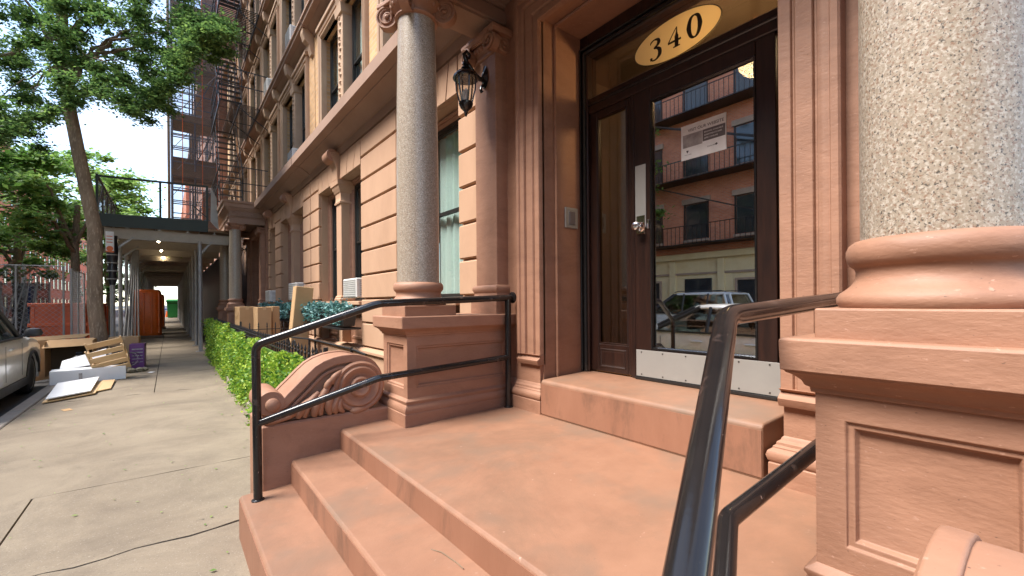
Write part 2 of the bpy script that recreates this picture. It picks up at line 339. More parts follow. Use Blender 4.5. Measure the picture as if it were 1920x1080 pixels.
def block(name, x0, x1, y0, y1, z0, z1, mat, parent, c=.006):
    """chamfered block; alike sizes share mesh data"""
    key = (name, round(x1-x0, 3), round(y1-y0, 3), round(z1-z0, 3), mat, c)
    if key not in _cache:
        a, b_, h = (x1-x0)/2, (y1-y0)/2, (z1-z0)/2
        _cache[key] = MB().box(-a, a, -b_, b_, -h, h, c).mesh(name, mat)
    o = bpy.data.objects.new(name, _cache[key]); COL.objects.link(o); o.location = ((x0+x1)/2, (y0+y1)/2, (z0+z1)/2)
    if parent is not None: put(o, parent)
    return o
def leaves(name, P, size, mat, parent=None, flat=.35, jit=.4, kind=None):
    """one mesh of many small folded leaves at the points P"""
    P = np.asarray(P, dtype=np.float64); n = len(P)
    a = np.random.uniform(0, 2*np.pi, n); nz = np.random.normal(0, 1, (n, 3)); nz[:, 2] = np.abs(nz[:, 2])+flat*3; nz /= np.linalg.norm(nz, axis=1)[:, None]
    u = np.stack([np.cos(a), np.sin(a), np.random.uniform(-.5, .5, n)], 1); u -= nz*(u*nz).sum(1)[:, None]; u /= np.linalg.norm(u, axis=1)[:, None]
    v = np.cross(nz, u); s_ = size*np.random.uniform(1-jit, 1+jit, n)[:, None]
    V = np.stack([P-u*s_, P+v*s_*.55+nz*s_*.12, P+u*s_, P-v*s_*.55+nz*s_*.12], 1).reshape(-1, 3)
    me = bpy.data.meshes.new(name); me.vertices.add(4*n); me.vertices.foreach_set('co', V.ravel())
    me.loops.add(4*n); me.loops.foreach_set('vertex_index', np.arange(4*n)); me.polygons.add(n)
    me.polygons.foreach_set('loop_start', np.arange(0, 4*n, 4)); me.polygons.foreach_set('loop_total', np.full(n, 4)); me.update(calc_edges=True)
    me.materials.append(M[mat]); o = bpy.data.objects.new(name, me); COL.objects.link(o)
    if parent is not None: put(o, parent)
    if kind: o['kind'] = kind
    return o
def clump(c, r, n, squash=.6, hollow=.45):
    d = np.random.normal(0, 1, (n, 3)); d /= np.linalg.norm(d, axis=1)[:, None]
    rr = np.clip(np.abs(np.random.normal(0, .62, n)), 0, 1.7)*(1-hollow)+hollow*np.random.uniform(.3, 1, n)
    return np.array(c)+d*rr[:, None]*np.array([r, r, r*squash])
def text(name, s_, size, mat, mtx, parent, ext=.0005, spacing=1.0, align='LEFT', bold=0.0):
    cu = bpy.data.curves.new(name, 'FONT'); cu.body = s_; cu.size = size; cu.extrude = ext; cu.space_character = spacing; cu.align_x = align; cu.offset = bold
    o = bpy.data.objects.new(name, cu); COL.objects.link(o)
    me = bpy.data.meshes.new_from_object(o.evaluated_get(bpy.context.evaluated_depsgraph_get())); bpy.data.objects.remove(o)
    me.materials.clear(); me.materials.append(M[mat]); me.transform(mtx)
    o = bpy.data.objects.new(name, me); COL.objects.link(o)
    if parent is not None: put(o, parent)
    return o
def face_mtx(x, y, z):
    """text facing the street (-x), reading towards -y"""
    return Matrix(((0, 0, -1, x), (-1, 0, 0, y), (0, 1, 0, z), (0, 0, 0, 1)))
def obj_from(me, name, parent, loc=None):
    o = bpy.data.objects.new(name, me); COL.objects.link(o)
    if loc is not None: o.location = loc
    if parent is not None: put(o, parent)
    return o
# ------------------------------------------------ ground
def ground():
    g = MB().box(-400, 400, -300, 900, G-1.2, G-.165).build('ground', 'asphalt'); g['kind'] = 'structure'
    rd = MB().box(-11.2, -1.72, -60, 260, G-.164, G-.15).build('road', 'asphalt'); rd['kind'] = 'structure'
    far = MB().box(-15.2, -11.2, -60, 260, G-.16, G).build('far_pavement', 'concrete'); far['kind'] = 'structure'
    base = MB().box(-1.55, 12, -60, 62, G-.16, G-.022).build('pavement', 'joint'); base['kind'] = 'structure'
    # slabs: joints where the photograph shows them
    ys = [-6, -3.2, -1.4, .3, 1.8, 3.35, 4.72, 9.15, 11.6, 14.6, 17.6, 20.6, 24.6, 29.6, 35, 42, 50, 61.9]
    for i in range(len(ys)-1):
        y0, y1 = ys[i]+.007, ys[i+1]-.007
        xs = [-1.54, -.80, .98] if i not in (6,) else [-1.54, .98]
        if y0 > 9 and y0 < 30: xs = [-1.54, -.2, .98]
        if i > 12: xs = [-1.54, 2.2]
        for a, b in zip(xs[:-1], xs[1:]):
            dz = random.uniform(-.004, .004)
            n = 14; top = []
            # slightly broken near/far edges
            e0 = [(a+.006+(b-a-.012)*k/n, y0+random.uniform(-.006, .008)+(.02*math.sin(k*1.7+i) if i in (5, 7) else 0)) for k in range(n+1)]
            e1 = [(a+.006+(b-a-.012)*k/n, y1+random.uniform(-.008, .006)+(.02*math.sin(k*1.7+i+1) if i+1 in (5, 7) else 0)) for k in range(n, -1, -1)]
            s_ = MB().prism(e0+e1, G-.1, G+dz, axis='z').build('paving_slab', 'concrete'); put(s_, base)
    for k in range(26):
        y0 = -8+k*2.4
        block('kerb_stone', -1.72, -1.555, y0+.004, y0+2.39, G-.3, G+.002, 'kerb', base, .012)
    fk = MB().box(-11.35, -11.2, -60, 260, G-.2, G+.004, .01).build('far_kerb', 'kerb'); fk['kind'] = 'structure'
    cs = MB().box(-12, 12, 62, 74, G-.163, G-.145).build('cross_street', 'asphalt'); cs['kind'] = 'structure'
    # leaf litter and twigs in the joints
    P = np.stack([np.random.uniform(-1.5, .7, 260), np.random.uniform(1.6, 14, 260), np.full(260, G+.012)], 1)
    P[:70, 0] = np.random.uniform(.62, .82, 70); P[:70, 1] = np.random.uniform(4, 12, 70)
    leaves('fallen_leaves', P, .014, 'leaf_far', None, flat=3, kind='stuff')
ground()

# ------------------------------------------------ stoop
YL0, YR0 = 3.09, .15          # inner faces of the two cheek walls
def stoop():
    t = thing('stoop', 'reddish brownstone steps and landing in front of the door numbered 340', 'steps', (.9, 1.6, G))
    P_ = []
    # landing and two steps, treads falling gently towards the street
    def tread(name, xa, xb, za, zb, y0, y1, zb0):
        return MB().loft([[(xa, y, zb0), (xb, y, zb0), (xb, y, zb), (xa+.012, y, za+.001), (xa, y, za-.012)] for y in (y0, y1)]).build(name, 'step', t, bevel=.004)
    tread('landing', .92, 2.62, -.866, -.812, YR0-.02, YL0+.02, G-.1)
    tread('step', .612, .925, -1.0125, -1.0, YR0-.02, YL0+.02, G-.1)
    tread('step', .33, .62, -1.175, -1.158, YR0-.06, 3.125, G-.1)
    # worn riser faces
    MB().box(.917, .922, YR0, YL0, -1.0, -.880).build('riser', 'riser', t)
    MB().box(.609, .614, YR0, YL0, -1.158, -1.026).build('riser', 'riser', t)
    MB().box(.327, .332, YR0-.05, 3.12, G-.05, -1.188).build('riser', 'riser', t)
    # door step
    MB().loft([[(2.13, y, -.83), (2.72, y, -.83), (2.72, y, -.552), (2.145, y, -.570), (2.13, y, -.585)] for y in (.86, 2.375)]).build('door_step', 'step', t, bevel=.012, seg=3)
    MB().box(2.127, 2.134, .865, 2.37, -.815, -.60).build('riser', 'riser', t)
    # cheek walls
    MB().box(.441, 1.30, YL0, 3.56, G-.1, -.762, .012).build('cheek_wall', 'portico', t)
    MB().box(.441, 1.30, -.35, YR0, G-.1, -.762, .012).build('cheek_wall', 'portico', t)
    return t
STOOP = stoop()

# scrolls on the cheek walls
def scroll(label, y0, y1, face, dz=0):
    """face: y of the carved side, y0..y1 the thickness"""
    t = thing('stone_scroll', label, 'scroll', ((.85), (y0+y1)/2, -.762), None)
    top = [(.520, -.640), (.535, -.655), (.57, -.637), (.612, -.591), (.666, -.54), (.72, -.485), (.776, -.435), (.83, -.405), (.892, -.385), (.95, -.376), (1.013, -.374), (1.063, -.382),
           (1.108, -.397), (1.145, -.417), (1.172, -.442), (1.205, -.49), (1.225, -.545), (1.233, -.59), (1.231, -.631), (1.222, -.667), (1.204, -.699), (1.175, -.727), (1.137, -.746)]
    body = top + [(1.1, -.762), (.47, -.762), (.455, -.70), (.462, -.65)]
    a, b = (y0+.035, y1-.035)
    MB().prism(body, a, b).build('scroll_body', 'portico', t)
    # rim: two raised bands following the curve on both faces and across the top
    def sweep(off0, off1, yy0, yy1):
        lo = []
        for i, (x, z) in enumerate(top):
            p0, p1 = top[max(i-1, 0)], top[min(i+1, len(top)-1)]
            tx, tz = p1[0]-p0[0], p1[1]-p0[1]; l = math.hypot(tx, tz); nx, nz = -tz/l, tx/l
            lo.append([(x+nx*off0, yy0, z+nz*off0), (x+nx*off1, yy0, z+nz*off1), (x+nx*off1, yy1, z+nz*off1), (x+nx*off0, yy1, z+nz*off0)])
        return lo
    MB().loft(sweep(-.035, .004, y0+.012, y1-.012)).build('scroll_band', 'portico', t, smooth='auto', bevel=.008, seg=3)
    for q in ((y0, y0+.045), (y1-.045, y1)):
        MB().loft(sweep(-.045, .014, q[0], q[1])).build('scroll_rib', 'portico', t, smooth='auto', bevel=.012, seg=3)
        MB().loft(sweep(-.085, -.062, q[0]+.008, q[1]-.008)).build('scroll_rib', 'portico', t, smooth='auto', bevel=.006, seg=2)
    # large volute: stepped rings
    s_ = -1 if face == y0 else 1
    for r, e, nm in ((.178, .0, 'volute_ring'), (.145, .02, 'volute_ring'), (.072, .05, 'volute_eye')):
        prof = [(r, -.03), (r, .012), (r-.012, .022), (r-.03, .018), (r-.045, .004), (max(r-.055, .001), .0)]
        mb = MB().lathe([(p, q) for p, q in prof], n=48)
        mb.xf(Matrix.Translation((1.063, face, -.592)) @ Matrix(((1, 0, 0, 0), (0, 0, s_, 0), (0, 1, 0, 0), (0, 0, 0, 1))) @ Matrix.Translation((0, 0, e*.4)))
        mb.build(nm, 'portico', t, smooth='auto')
    MB().prism([(1.063+.15*math.cos(k*.26), -.592+.15*math.sin(k*.26)) for k in range(24)], min(face, face-s_*.05)+.004, max(face, face-s_*.05)-.004).build('volute_disc', 'portico', t)
    # small volute: roll
    mb = MB().lathe([(.074, y0-.01), (.08, y0+.01), (.08, y1-.01), (.074, y1+.01)], n=36); mb.xf(Matrix(((1, 0, 0, .503), (0, 0, 1, 0), (0, 1, 0, -.632), (0, 0, 0, 1)))); mb.build('volute_roll', 'portico', t, smooth='auto')
    mb = MB().lathe([(.042, -.02), (.042, .018), (.03, .03), (.001, .034)], n=30); mb.xf(Matrix.Translation((.51, face-s_*(-.01), -.64)) @ Matrix(((1, 0, 0, 0), (0, 0, s_, 0), (0, 1, 0, 0), (0, 0, 0, 1)))); mb.build('volute_eye', 'portico', t, smooth='auto')
    # carved leaf
    for (x0, z0, x1, z1, r) in ((.60, -.742, .70, -.665, .020), (.66, -.748, .76, -.63, .024), (.70, -.75, .79, -.60, .022), (.76, -.752, .84, -.60, .026), (.80, -.752, .865, -.545, .022),
                                (.86, -.755, .895, -.58, .024), (.90, -.755, .925, -.64, .022), (.95, -.757, .94, -.66, .018), (.57, -.745, .68, -.71, .016), (.84, -.60, .90, -.50, .016), (.88, -.55, .94, -.47, .016), (1.0, -.755, 1.12, -.757, .02), (.46, -.75, .62, -.735, .016)):
        n = 7; pts = []; rs = []
        for k in range(n):
            f = k/(n-1); pts.append((x0+(x1-x0)*f-.03*math.sin(f*3.1), face+s_*(.004+.016*math.sin(f*3.14)), z0+(z1-z0)*f)); rs.append(r*(.45+.8*math.sin(.35+f*2.5)))
        MB().tube(pts, rs, 10).build('leaf_lobe', 'portico', t, smooth=True)
    if dz:
        t.location.z += dz
    return t
scroll('carved scroll with large volute on the cheek wall beside the hedge', 3.12, 3.46, 3.12)
scroll('carved scroll cut off by the picture corner beside the near column pedestal', -.24, .14, .14, -.03)

# ------------------------------------------------ our house
H = thing('brownstone_house', 'brownstone apartment house with rusticated ground floor and columned doorway numbered 340', 'house', (2.3, 4, G))
PORT = []
def P(o): PORT.append(o); return o
ENT_Y = 1.605
def pedestal(y0, y1):
    x0, x1 = 1.29, 2.22
    mb = MB()
    # mouldings: foot, base mould, shaft, cap
    mb.mould(x0, x1, y0, y1, [(G, .034), (-.768, .034), (-.764, .028)], (True, False))
    mb.mould(x0, x1, y0, y1, [(-.764, .030), (-.745, .034), (-.725, .030), (-.708, .016), (-.700, .016), (-.690, .022), (-.682, .022), (-.672, .008), (-.665, .0)], (False, True))
    mb.mould(x0+.025, x1, y0+.025, y1-.025, [(-.67, 0), (-.23, 0)])
    z0, z1 = -.666, -.235
    lp = [(0, .0), (.062, .0), (.066, -.008), (.078, -.008), (.084, -.022), (.092, -.024), (.094, -.0245)]
    mb.panel((x0, y1, z0), (0, -1, 0), (0, 0, 1), y1-y0, z1-z0, lp)
    lp2 = [(0, .0), (.07, .0), (.074, -.008), (.086, -.008), (.092, -.022), (.1, -.024), (.102, -.0245)]
    mb.panel((x0, y0, z0), (1, 0, 0), (0, 0, 1), x1-x0, z1-z0, lp2)
    mb.panel((x1, y1, z0), (-1, 0, 0), (0, 0, 1), x1-x0, z1-z0, lp2)
    mb.mould(x0, x1, y0, y1, [(-.236, 0), (-.234, .008), (-.222, .010), (-.218, .018), (-.205, .024), (-.192, .037), (-.184, .052), (-.180, .052), (-.178, .060), (-.102, .062), (-.096, .056)])
    return P(mb.build('pedestal', 'portico', H, smooth='auto', bevel=.004))
def column(y):
    cx = 1.48
    prof = [(.155, .148), (.1555, .5), (.1545, 1.0), (.149, 1.5), (.140, 1.95), (.137, 2.10), (.137, 2.14)]
    sh = P(MB().lathe(prof, (cx, y, 0), 64).build('column', 'granite', H, smooth='auto'))
    b = MB().mould(cx-.205, cx+.205, y-.205, y+.205, [(-.102, 0), (-.022, 0)])
    b.build('plinth_block', 'portico', sh, bevel=.005)
    pr = [(.199, -.023), (.206, -.012), (.207, .002), (.200, .014), (.187, .024), (.176, .034), (.168, .046), (.165, .058), (.1645, .070), (.168, .080), (.171, .082), (.176, .086), (.183, .096), (.1855, .110), (.185, .125), (.179, .139), (.168, .148), (.150, .150)]
    MB().lathe(pr, (cx, y, 0), 72).build('column_base', 'portico', sh, smooth='auto')
    capital(cx, y, 2.10, .137, sh, 1.0)
    return sh
def spiral(c, r0, turns, u, v, n, side):
    pts = []; rs = []
    N_ = int(turns*18)
    for k in range(N_+1):
        f = k/N_; a = math.pi/2-side*2*math.pi*turns*f; r = r0*(1-f*.86)
        pts.append(c+u*math.cos(a)*r+v*math.sin(a)*r+n*(.012*f)); rs.append(.016*(1-.45*f)*r0/.085)
    return pts, rs
def capital(cx, cy, z, rr, parent, k=1.0):
    """Ionic capital with four diagonal volutes"""
    mb = MB()
    mb.lathe([(rr, 0), (rr+.012, .004), (rr+.022, .012), (rr+.022, .020), (rr+.010, .027), (rr+.004, .034), (rr+.01, .048), (rr+.030, .066), (rr+.052, .09), (rr+.06, .11), (rr+.05, .125)], (cx, cy, z), 48)
    mb.build('capital', 'portico', parent, smooth='auto')
    # egg ornaments
    eg = MB()
    for i in range(20):
        a = 2*math.pi*i/20; r = rr+.043
        s_ = MB().lathe([(.002, -.022), (.011, -.014), (.015, 0), (.011, .014), (.002, .02)], (0, 0, 0), 8)
        s_.xf(Matrix.Translation((cx+r*math.cos(a), cy+r*math.sin(a), z+.088))); eg.add(s_.v, s_.f)
    eg.build('egg_ornament', 'portico', parent, smooth=True)['kind'] = 'stuff'
    # abacus with concave sides
    pts = []
    A = rr+.105
    for q in range(4):
        a0 = math.pi/4+q*math.pi/2
        c0 = Vector((math.cos(a0), math.sin(a0)))*A*1.36; c1 = Vector((math.cos(a0+math.pi/2), math.sin(a0+math.pi/2)))*A*1.36
        tdir = (c1-c0).normalized(); inn = -Vector((math.cos(a0+math.pi/4), math.sin(a0+math.pi/4)))
        for f in (0.04, .2, .35, .5, .65, .8, .96): 
            p = c0+(c1-c0)*f+inn*(.055*math.sin(f*math.pi)); pts.append((cx+p.x, cy+p.y))
    mb = MB().prism(pts, z+.135, z+.168, 'z')
    mb.build('abacus', 'portico', parent, bevel=.006)
    for q in range(4):
        a0 = math.pi/4+q*math.pi/2
        d = Vector((math.cos(a0), math.sin(a0), 0)); s_ = Vector((-d.y, d.x, 0))
        vm = MB()
        # volute disc lies in the plane of (d, up); carved on both cheeks
        c = Vector((cx, cy, z+.055))+d*(rr+.085)
        n = 28; R0 = .078
        prof = [(R0, -.022), (R0+.005, -.030), (R0+.005, .030), (R0, .022)]
        lo = []
        for r_, t_ in ((.001, -.020), (R0-.012, -.020), (R0-.004, -.034), (R0+.006, -.034), (R0+.006, .034), (R0-.004, .034), (R0-.012, .020), (.001, .020)):
            lo.append([tuple(c+d*math.cos(2*math.pi*i/n)*r_+Vector((0, 0, 1))*math.sin(2*math.pi*i/n)*r_+s_*t_) for i in range(n)])
        vm.loft(lo, (False, False))
        for sg in (-1, 1):
            pp, rs = spiral(c+s_*sg*.022, R0*.80, 1.6, d, Vector((0, 0, 1)), s_*sg, 1)
            vm.tube(pp, [r_*.62 for r_ in rs], 6)
            e = MB().lathe([(.016, -.006), (.016, .008), (.008, .014), (.001, .016)], n=12)
            b_ = Matrix((d, Vector((0, 0, 1)), s_*sg)).transposed().to_4x4(); e.xf(Matrix.Translation(c+s_*sg*.030) @ b_); vm.add(e.v, e.f)
        # band joining volute to the abacus
        pl = []
        for f in (0, .3, .6, 1): pl.append(c+Vector((0, 0, .078))+d*(-.11*f)+Vector((0, 0, .012*f)))
        vm.tube([tuple(p) for p in pl], [.03, .034, .034, .03], 8)
        vm.build('volute', 'portico', parent, smooth='auto')
    # flower at the middle of each side
    for q in range(4):
        a0 = q*math.pi/2; d = Vector((math.cos(a0), math.sin(a0), 0))
        MB().lathe([(.001, -.03), (.022, -.02), (.03, 0), (.022, .02), (.001, .03)], tuple(Vector((cx, cy, z+.15))+d*(rr+.062)), 8).build('rosette', 'portico', parent, smooth=True)
def pilaster(y0, y1):
    x0 = 2.09
    o = P(MB().box(x0, 2.24, y0, y1, .14, 2.08, .004).build('pilaster', 'portico', H))
    MB().mould(x0, 2.24, y0, y1, [(-.10, .035), (.0, .035), (.003, .03)], (True, True)).build('pilaster_foot', 'portico', o)
    MB().mould(x0, 2.24, y0, y1, [(.0, .028), (.015, .036), (.03, .036), (.045, .024), (.055, .014), (.075, .012), (.083, .018), (.1, .026), (.12, .026), (.135, .016), (.142, .004)]).build('pilaster_base', 'portico', o, smooth='auto')
    # flattened capital: neck, egg band, two volutes with rims
    MB().mould(x0, 2.24, y0, y1, [(2.03, .004), (2.04, .014), (2.052, .014), (2.06, .005), (2.075, .008), (2.10, .028), (2.13, .04), (2.15, .03)]).build('pilaster_capital', 'portico', o, smooth='auto')
    MB().mould(x0, 2.24, y0, y1, [(2.15, .075), (2.162, .078), (2.175, .085), (2.20, .085)]).build('abacus', 'portico', o)
    for yy, sg in ((y0-.02, 1), (y1+.02, -1)):
        vm = MB(); c = Vector((x0-.05, yy, 2.085)); r0 = .072
        vm.disc((x0-.045, yy, 2.085), r0-.004, 'x', 28, .06)
        pp, rs = spiral(c+Vector((-.03, 0, 0)), r0, 1.8, Vector((0, sg, 0)), Vector((0, 0, 1)), Vector((-1, 0, 0)), 1)
        vm.tube(pp, rs, 8)
        vm.build('volute', 'portico', o, smooth='auto')
        yb = y0-.03 if sg == 1 else y1+.03
        pp2, rs2 = spiral(Vector((x0+.06, yb, 2.085)), .066, 1.6, Vector((1, 0, 0)), Vector((0, 0, 1)), Vector((0, -sg, 0)), 1)
        v2 = MB().tube(pp2, rs2, 8); v2.disc((x0+.06, yb+sg*.008, 2.085), .06, 'y', 24, .03); v2.build('volute', 'portico', o, smooth='auto')
    em = MB()
    for k in range(5):
        e_ = MB().lathe([(.002, -.024), (.013, -.014), (.017, 0), (.013, .014), (.002, .02)], (x0-.03, y0+.06+(y1-y0-.12)*k/4, 2.115), 8); em.add(e_.v, e_.f)
    em.build('egg_ornament', 'portico', o, smooth=True)['kind'] = 'stuff'
    MB().tube([(x0-.05, y0-.02, 2.158), (x0-.055, (y0+y1)/2, 2.15), (x0-.05, y1+.02, 2.158)], .012, 8).build('capital_roll', 'portico', o, smooth=True)
    return o
pedestal(2.815, 3.235); pedestal(-.025, .395)
column(3.02); column(.187)
pilaster(2.85, 3.15); pilaster(.06, .36)
# wall plane round the door (x = 2.2) with opening .838..2.42
OY0, OY1, OZ = .80, 2.42, 2.10
mb = MB()
mb.box(2.205, 2.42, OY1, 3.30, G, 2.62); mb.box(2.205, 2.42, -.10, OY0, G, 2.62); mb.box(2.205, 2.42, OY0, OY1, OZ+.02, 2.62)
P(mb.build('doorway_wall', 'portico', H))
# deep reveal: inner step, bead, panelled soffit
mb = MB()
mb.box(2.34, 2.74, 2.402, 2.60, G+.4, 2.4); mb.box(2.34, 2.74, .60, .822, G+.4, 2.4); mb.box(2.34, 2.74, .822, 2.402, OZ, 2.4)
P(mb.build('door_reveal', 'portico', H, bevel=.004))
P(MB().frame(.822, 2.402, -.57, OZ, [(-.006, 2.328), (.010, 2.322), (.022, 2.334), (.022, 2.345), (-.006, 2.345)]).build('reveal_bead', 'portico', H, smooth='auto'))
# architrave with flutes, mitred at the corners
prof = [(0, 2.22), (0, 2.172), (.004, 2.166), (.050, 2.166), (.054, 2.172), (.056, 2.178), (.062, 2.178), (.066, 2.170), (.072, 2.162), (.135, 2.158), (.14, 2.164), (.142, 2.172), (.15, 2.172),
        (.153, 2.164), (.158, 2.152), (.178, 2.146), (.20, 2.150), (.206, 2.138), (.232, 2.136), (.24, 2.145), (.243, 2.22)]
P(MB().frame(OY0, OY1, -.40, OZ, prof).build('door_architrave', 'portico', H, smooth='auto'))
for y0, y1 in ((OY1, OY1+.243), (OY0-.243, OY0)):
    P(MB().loft([[(2.22, y0+.0, z), (xx, y0+.0, z), (xx, y1-.0, z), (2.22, y1-.0, z)] for z, xx in ((-.475, 2.150), (-.455, 2.140), (-.44, 2.136), (-.425, 2.160), (-.412, 2.172), (-.398, 2.150))]).build('architrave_foot', 'portico', H, smooth='auto'))
    # dado and plinth under the architrave
    P(MB().box(2.178, 2.21, y0+.012, y1+.06 if y0 > 2 else y1-.012, G, -.47).build('jamb_dado', 'portico', H))
    ya, yb = (y0+.012, y1+.15) if y0 > 2 else (y0-.20, y1-.012)
    P(MB().mould(2.178, 2.33, ya, yb, [(G, .05), (-.735, .05), (-.73, .044), (-.722, .052), (-.70, .058), (-.68, .052), (-.668, .036), (-.66, .036), (-.655, .026), (-.64, .024), (-.632, .012), (-.62, .008), (-.612, 0)]).build('jamb_plinth', 'portico', H, smooth='auto', bevel=.002))
# door-side splay block between plinths and the opening
# entablature: side beams, front beam, ceiling, cornice and carved panel
def beam(x0, x1, y0, y1):
    b = MB().mould(x0, x1, y0, y1, [(2.272, 0), (2.42, 0), (2.422, .012), (2.44, .014), (2.45, .03), (2.46, .03)])
    return P(b.build('architrave_beam', 'cornice', H, smooth='auto'))
beam(1.33, 2.235, 2.875, 3.15); beam(1.33, 2.235, .055, .33); beam(1.345, 1.615, .33, 2.875)
for xa, xb, ya, yb in ((1.60, 2.22, 2.855, 2.878), (1.60, 2.22, .327, .350)):
    P(MB().box(xa, xb, ya, yb, 2.29, 2.40, .006).build('beam_fascia', 'cornice', H))
P(MB().box(1.50, 2.30, .2, 3.0, 2.47, 2.56).build('portico_ceiling', 'cornice', H))
mb = MB().mould(1.33, 2.30, .055, 3.15, [(2.455, .0), (2.56, 0), (2.60, .02), (2.63, .05), (2.66, .09), (2.69, .10), (2.70, .13), (2.80, .14), (2.815, .17), (2.86, .18), (2.88, .18)])
P(mb.build('portico_cornice', 'cornice', H, smooth='auto'))
for f in ('y0', 'y1'):
    yy = .05 if f == 'y0' else 3.155
    fm = MB()
    if f == 'y0': fm.panel((1.40, yy, 2.475), (1, 0, 0), (0, 0, 1), .78, .115, [(0, 0), (0, .012), (.015, .012), (.02, .004)], True)
    else: fm.panel((2.18, yy, 2.475), (-1, 0, 0), (0, 0, 1), .78, .115, [(0, 0), (0, .012), (.015, .012), (.02, .004)], True)
    pn = P(fm.build('frieze_panel', 'cornice', H))
# lintel panel over neighbour side shows relief
# balcony railing on the roof of the porch is part of the fire escape next door only

# ------------------------------------------------ door
def door():
    X = 2.66
    fr = MB()
    # outer frame: left, right, head with roll mouldings
    fr.box(2.60, 2.72, 2.325, 2.402, -.552, 2.10, .006); fr.box(2.60, 2.72, .822, .93, -.552, 2.10, .006); fr.box(2.60, 2.72, .93, 2.325, 1.93, 2.10, .006)
    dfm = P(fr.build('door_frame', 'wood', H))
    MB().frame(.93, 2.325, -.552, 1.93, [(.012, 2.60), (.016, 2.588), (.028, 2.582), (.04, 2.588), (.044, 2.60)]).build('frame_moulding', 'black', dfm, smooth='auto')
    MB().frame(.93, 2.325, -.552, 1.93, [(.052, 2.60), (.056, 2.584), (.064, 2.580), (.072, 2.584), (.076, 2.60)]).build('frame_moulding', 'black', dfm, smooth='auto')
    MB().box(2.615, 2.70, .93, 2.325, 1.475, 1.60, .008).build('transom_bar', 'wood', dfm)
    MB().box(2.605, 2.70, .93, 2.325, 1.535, 1.56, .006).build('transom_bead', 'black', dfm)
    MB().box(2.62, 2.70, 1.90, 1.945, -.552, 1.475, .006).build('mullion', 'wood', dfm)
    # transom light
    tr = P(MB().box(2.657, 2.663, .93, 2.325, 1.60, 1.93).build('transom_pane', 'glass_side', H))
    n = 56
    el = lambda a, b, x0, x1: MB().loft([[(x, 1.600+a*math.cos(2*math.pi*i/n), 1.752+b*math.sin(2*math.pi*i/n)) for i in range(n)] for x in (x0, x1)])
    MB().tube([(2.6507, 1.600+.314*math.cos(2*math.pi*i/n), 1.752+.136*math.sin(2*math.pi*i/n)) for i in range(n+1)], .0028, 5).build('number_rim', 'ink', tr); el(.311, .133, 2.6505, 2.6510).build('number_oval', 'gold', tr)
    def glyph(strokes, ox, sx, sz):
        """strokes: lists of (x, z, half width); ox is the y of the left edge seen from the street"""
        g_ = MB()
        for st in strokes:
            L_ = []; P0 = [Vector((p[0], p[1])) for p in st]
            # refine by Catmull-Rom
            Q = []
            for i in range(len(st)-1):
                a = P0[max(i-1, 0)]; b = P0[i]; c = P0[i+1]; d = P0[min(i+2, len(st)-1)]
                for k in range(6):
                    t_ = k/6; q = .5*((2*b)+(-a+c)*t_+(2*a-5*b+4*c-d)*t_*t_+(-a+3*b-3*c+d)*t_**3); wv = st[i][2]*(1-t_)+st[i+1][2]*t_; Q.append((q, wv))
            Q.append((P0[-1], st[-1][2]))
            for i, (q, wv) in enumerate(Q):
                d = (Q[min(i+1, len(Q)-1)][0]-Q[max(i-1, 0)][0]); d = d.normalized() if d.length > 1e-6 else Vector((1, 0)); nn = Vector((-d.y, d.x))
                a, b = q+nn*wv, q-nn*wv
                L_.append([(2.6503, ox-a.x*sx, 1.752+a.y*sz), (2.6503, ox-b.x*sx, 1.752+b.y*sz), (2.6490, ox-b.x*sx, 1.752+b.y*sz), (2.6490, ox-a.x*sx, 1.752+a.y*sz)])
            g_.loft(L_)
        g_.build('number', 'ink', tr)
    three = [[(-.40, .30, .02), (-.36, .44, .06), (-.10, .56, .05), (.22, .48, .10), (.30, .28, .15), (.18, .08, .10), (-.10, -.06, .04), (.14, -.12, .08), (.36, -.32, .15), (.36, -.66, .15), (.10, -.92, .07), (-.22, -.94, .05), (-.40, -.78, .05)],
             [(-.44, -.82, .10), (-.34, -.80, .12), (-.24, -.80, .06)]]
    four = [[(.18, .62, .03), (-.10, .28, .035), (-.48, -.26, .04)], [(-.50, -.28, .07), (.0, -.28, .07), (.50, -.28, .07)], [(.16, .05, .14), (.16, -.30, .14), (.16, -.66, .14)], [(-.10, -.68, .04), (.16, -.68, .05), (.42, -.68, .04)], [(.18, .62, .03), (.17, .3, .05), (.16, .05, .12)]]
    zero = [[(0, .66, .04), (-.24, .52, .10), (-.36, .05, .15), (-.24, -.42, .10), (0, -.58, .04), (.24, -.42, .10), (.36, .05, .15), (.24, .52, .10), (0, .66, .04)]]
    glyph(three, 1.745, .092, .092); glyph(four, 1.600, .095, .098); glyph(zero, 1.460, .105, .115)
    # sidelight leaf
    sl = MB(); sl.box(2.63, 2.68, 2.255, 2.325, -.54, 1.475, .004); sl.box(2.63, 2.68, 1.945, 1.975, -.54, 1.475, .004); sl.box(2.63, 2.68, 1.975, 2.255, 1.425, 1.475, .004); sl.box(2.63, 2.68, 1.975, 2.255, -.54, -.33, .004)
    slo = P(sl.build('sidelight', 'wood', H))
    MB().panel((2.636, 2.255, 1.425-1.755), (0, -1, 0), (0, 0, 1), .28, 1.755, [(0, 0), (.010, .004), (.014, -.006)], False).build('glazing_bead', 'wood', slo)
    MB().box(2.652, 2.658, 1.975, 2.255, -.33, 1.425).build('pane', 'glass_side', slo)
    MB().panel((2.632, 2.24, -.51), (0, -1, 0), (0, 0, 1), .25, .15, [(0, 0), (.01, .008), (.02, .002), (.03, .004)], True).build('bottom_panel', 'wood', slo)
    # leaf
    d = MB(); y0, y1 = .975, 1.898
    d.box(2.615, 2.665, y1-.128, y1, -.535, 1.472, .004); d.box(2.615, 2.665, y0, y0+.105, -.535, 1.472, .004)
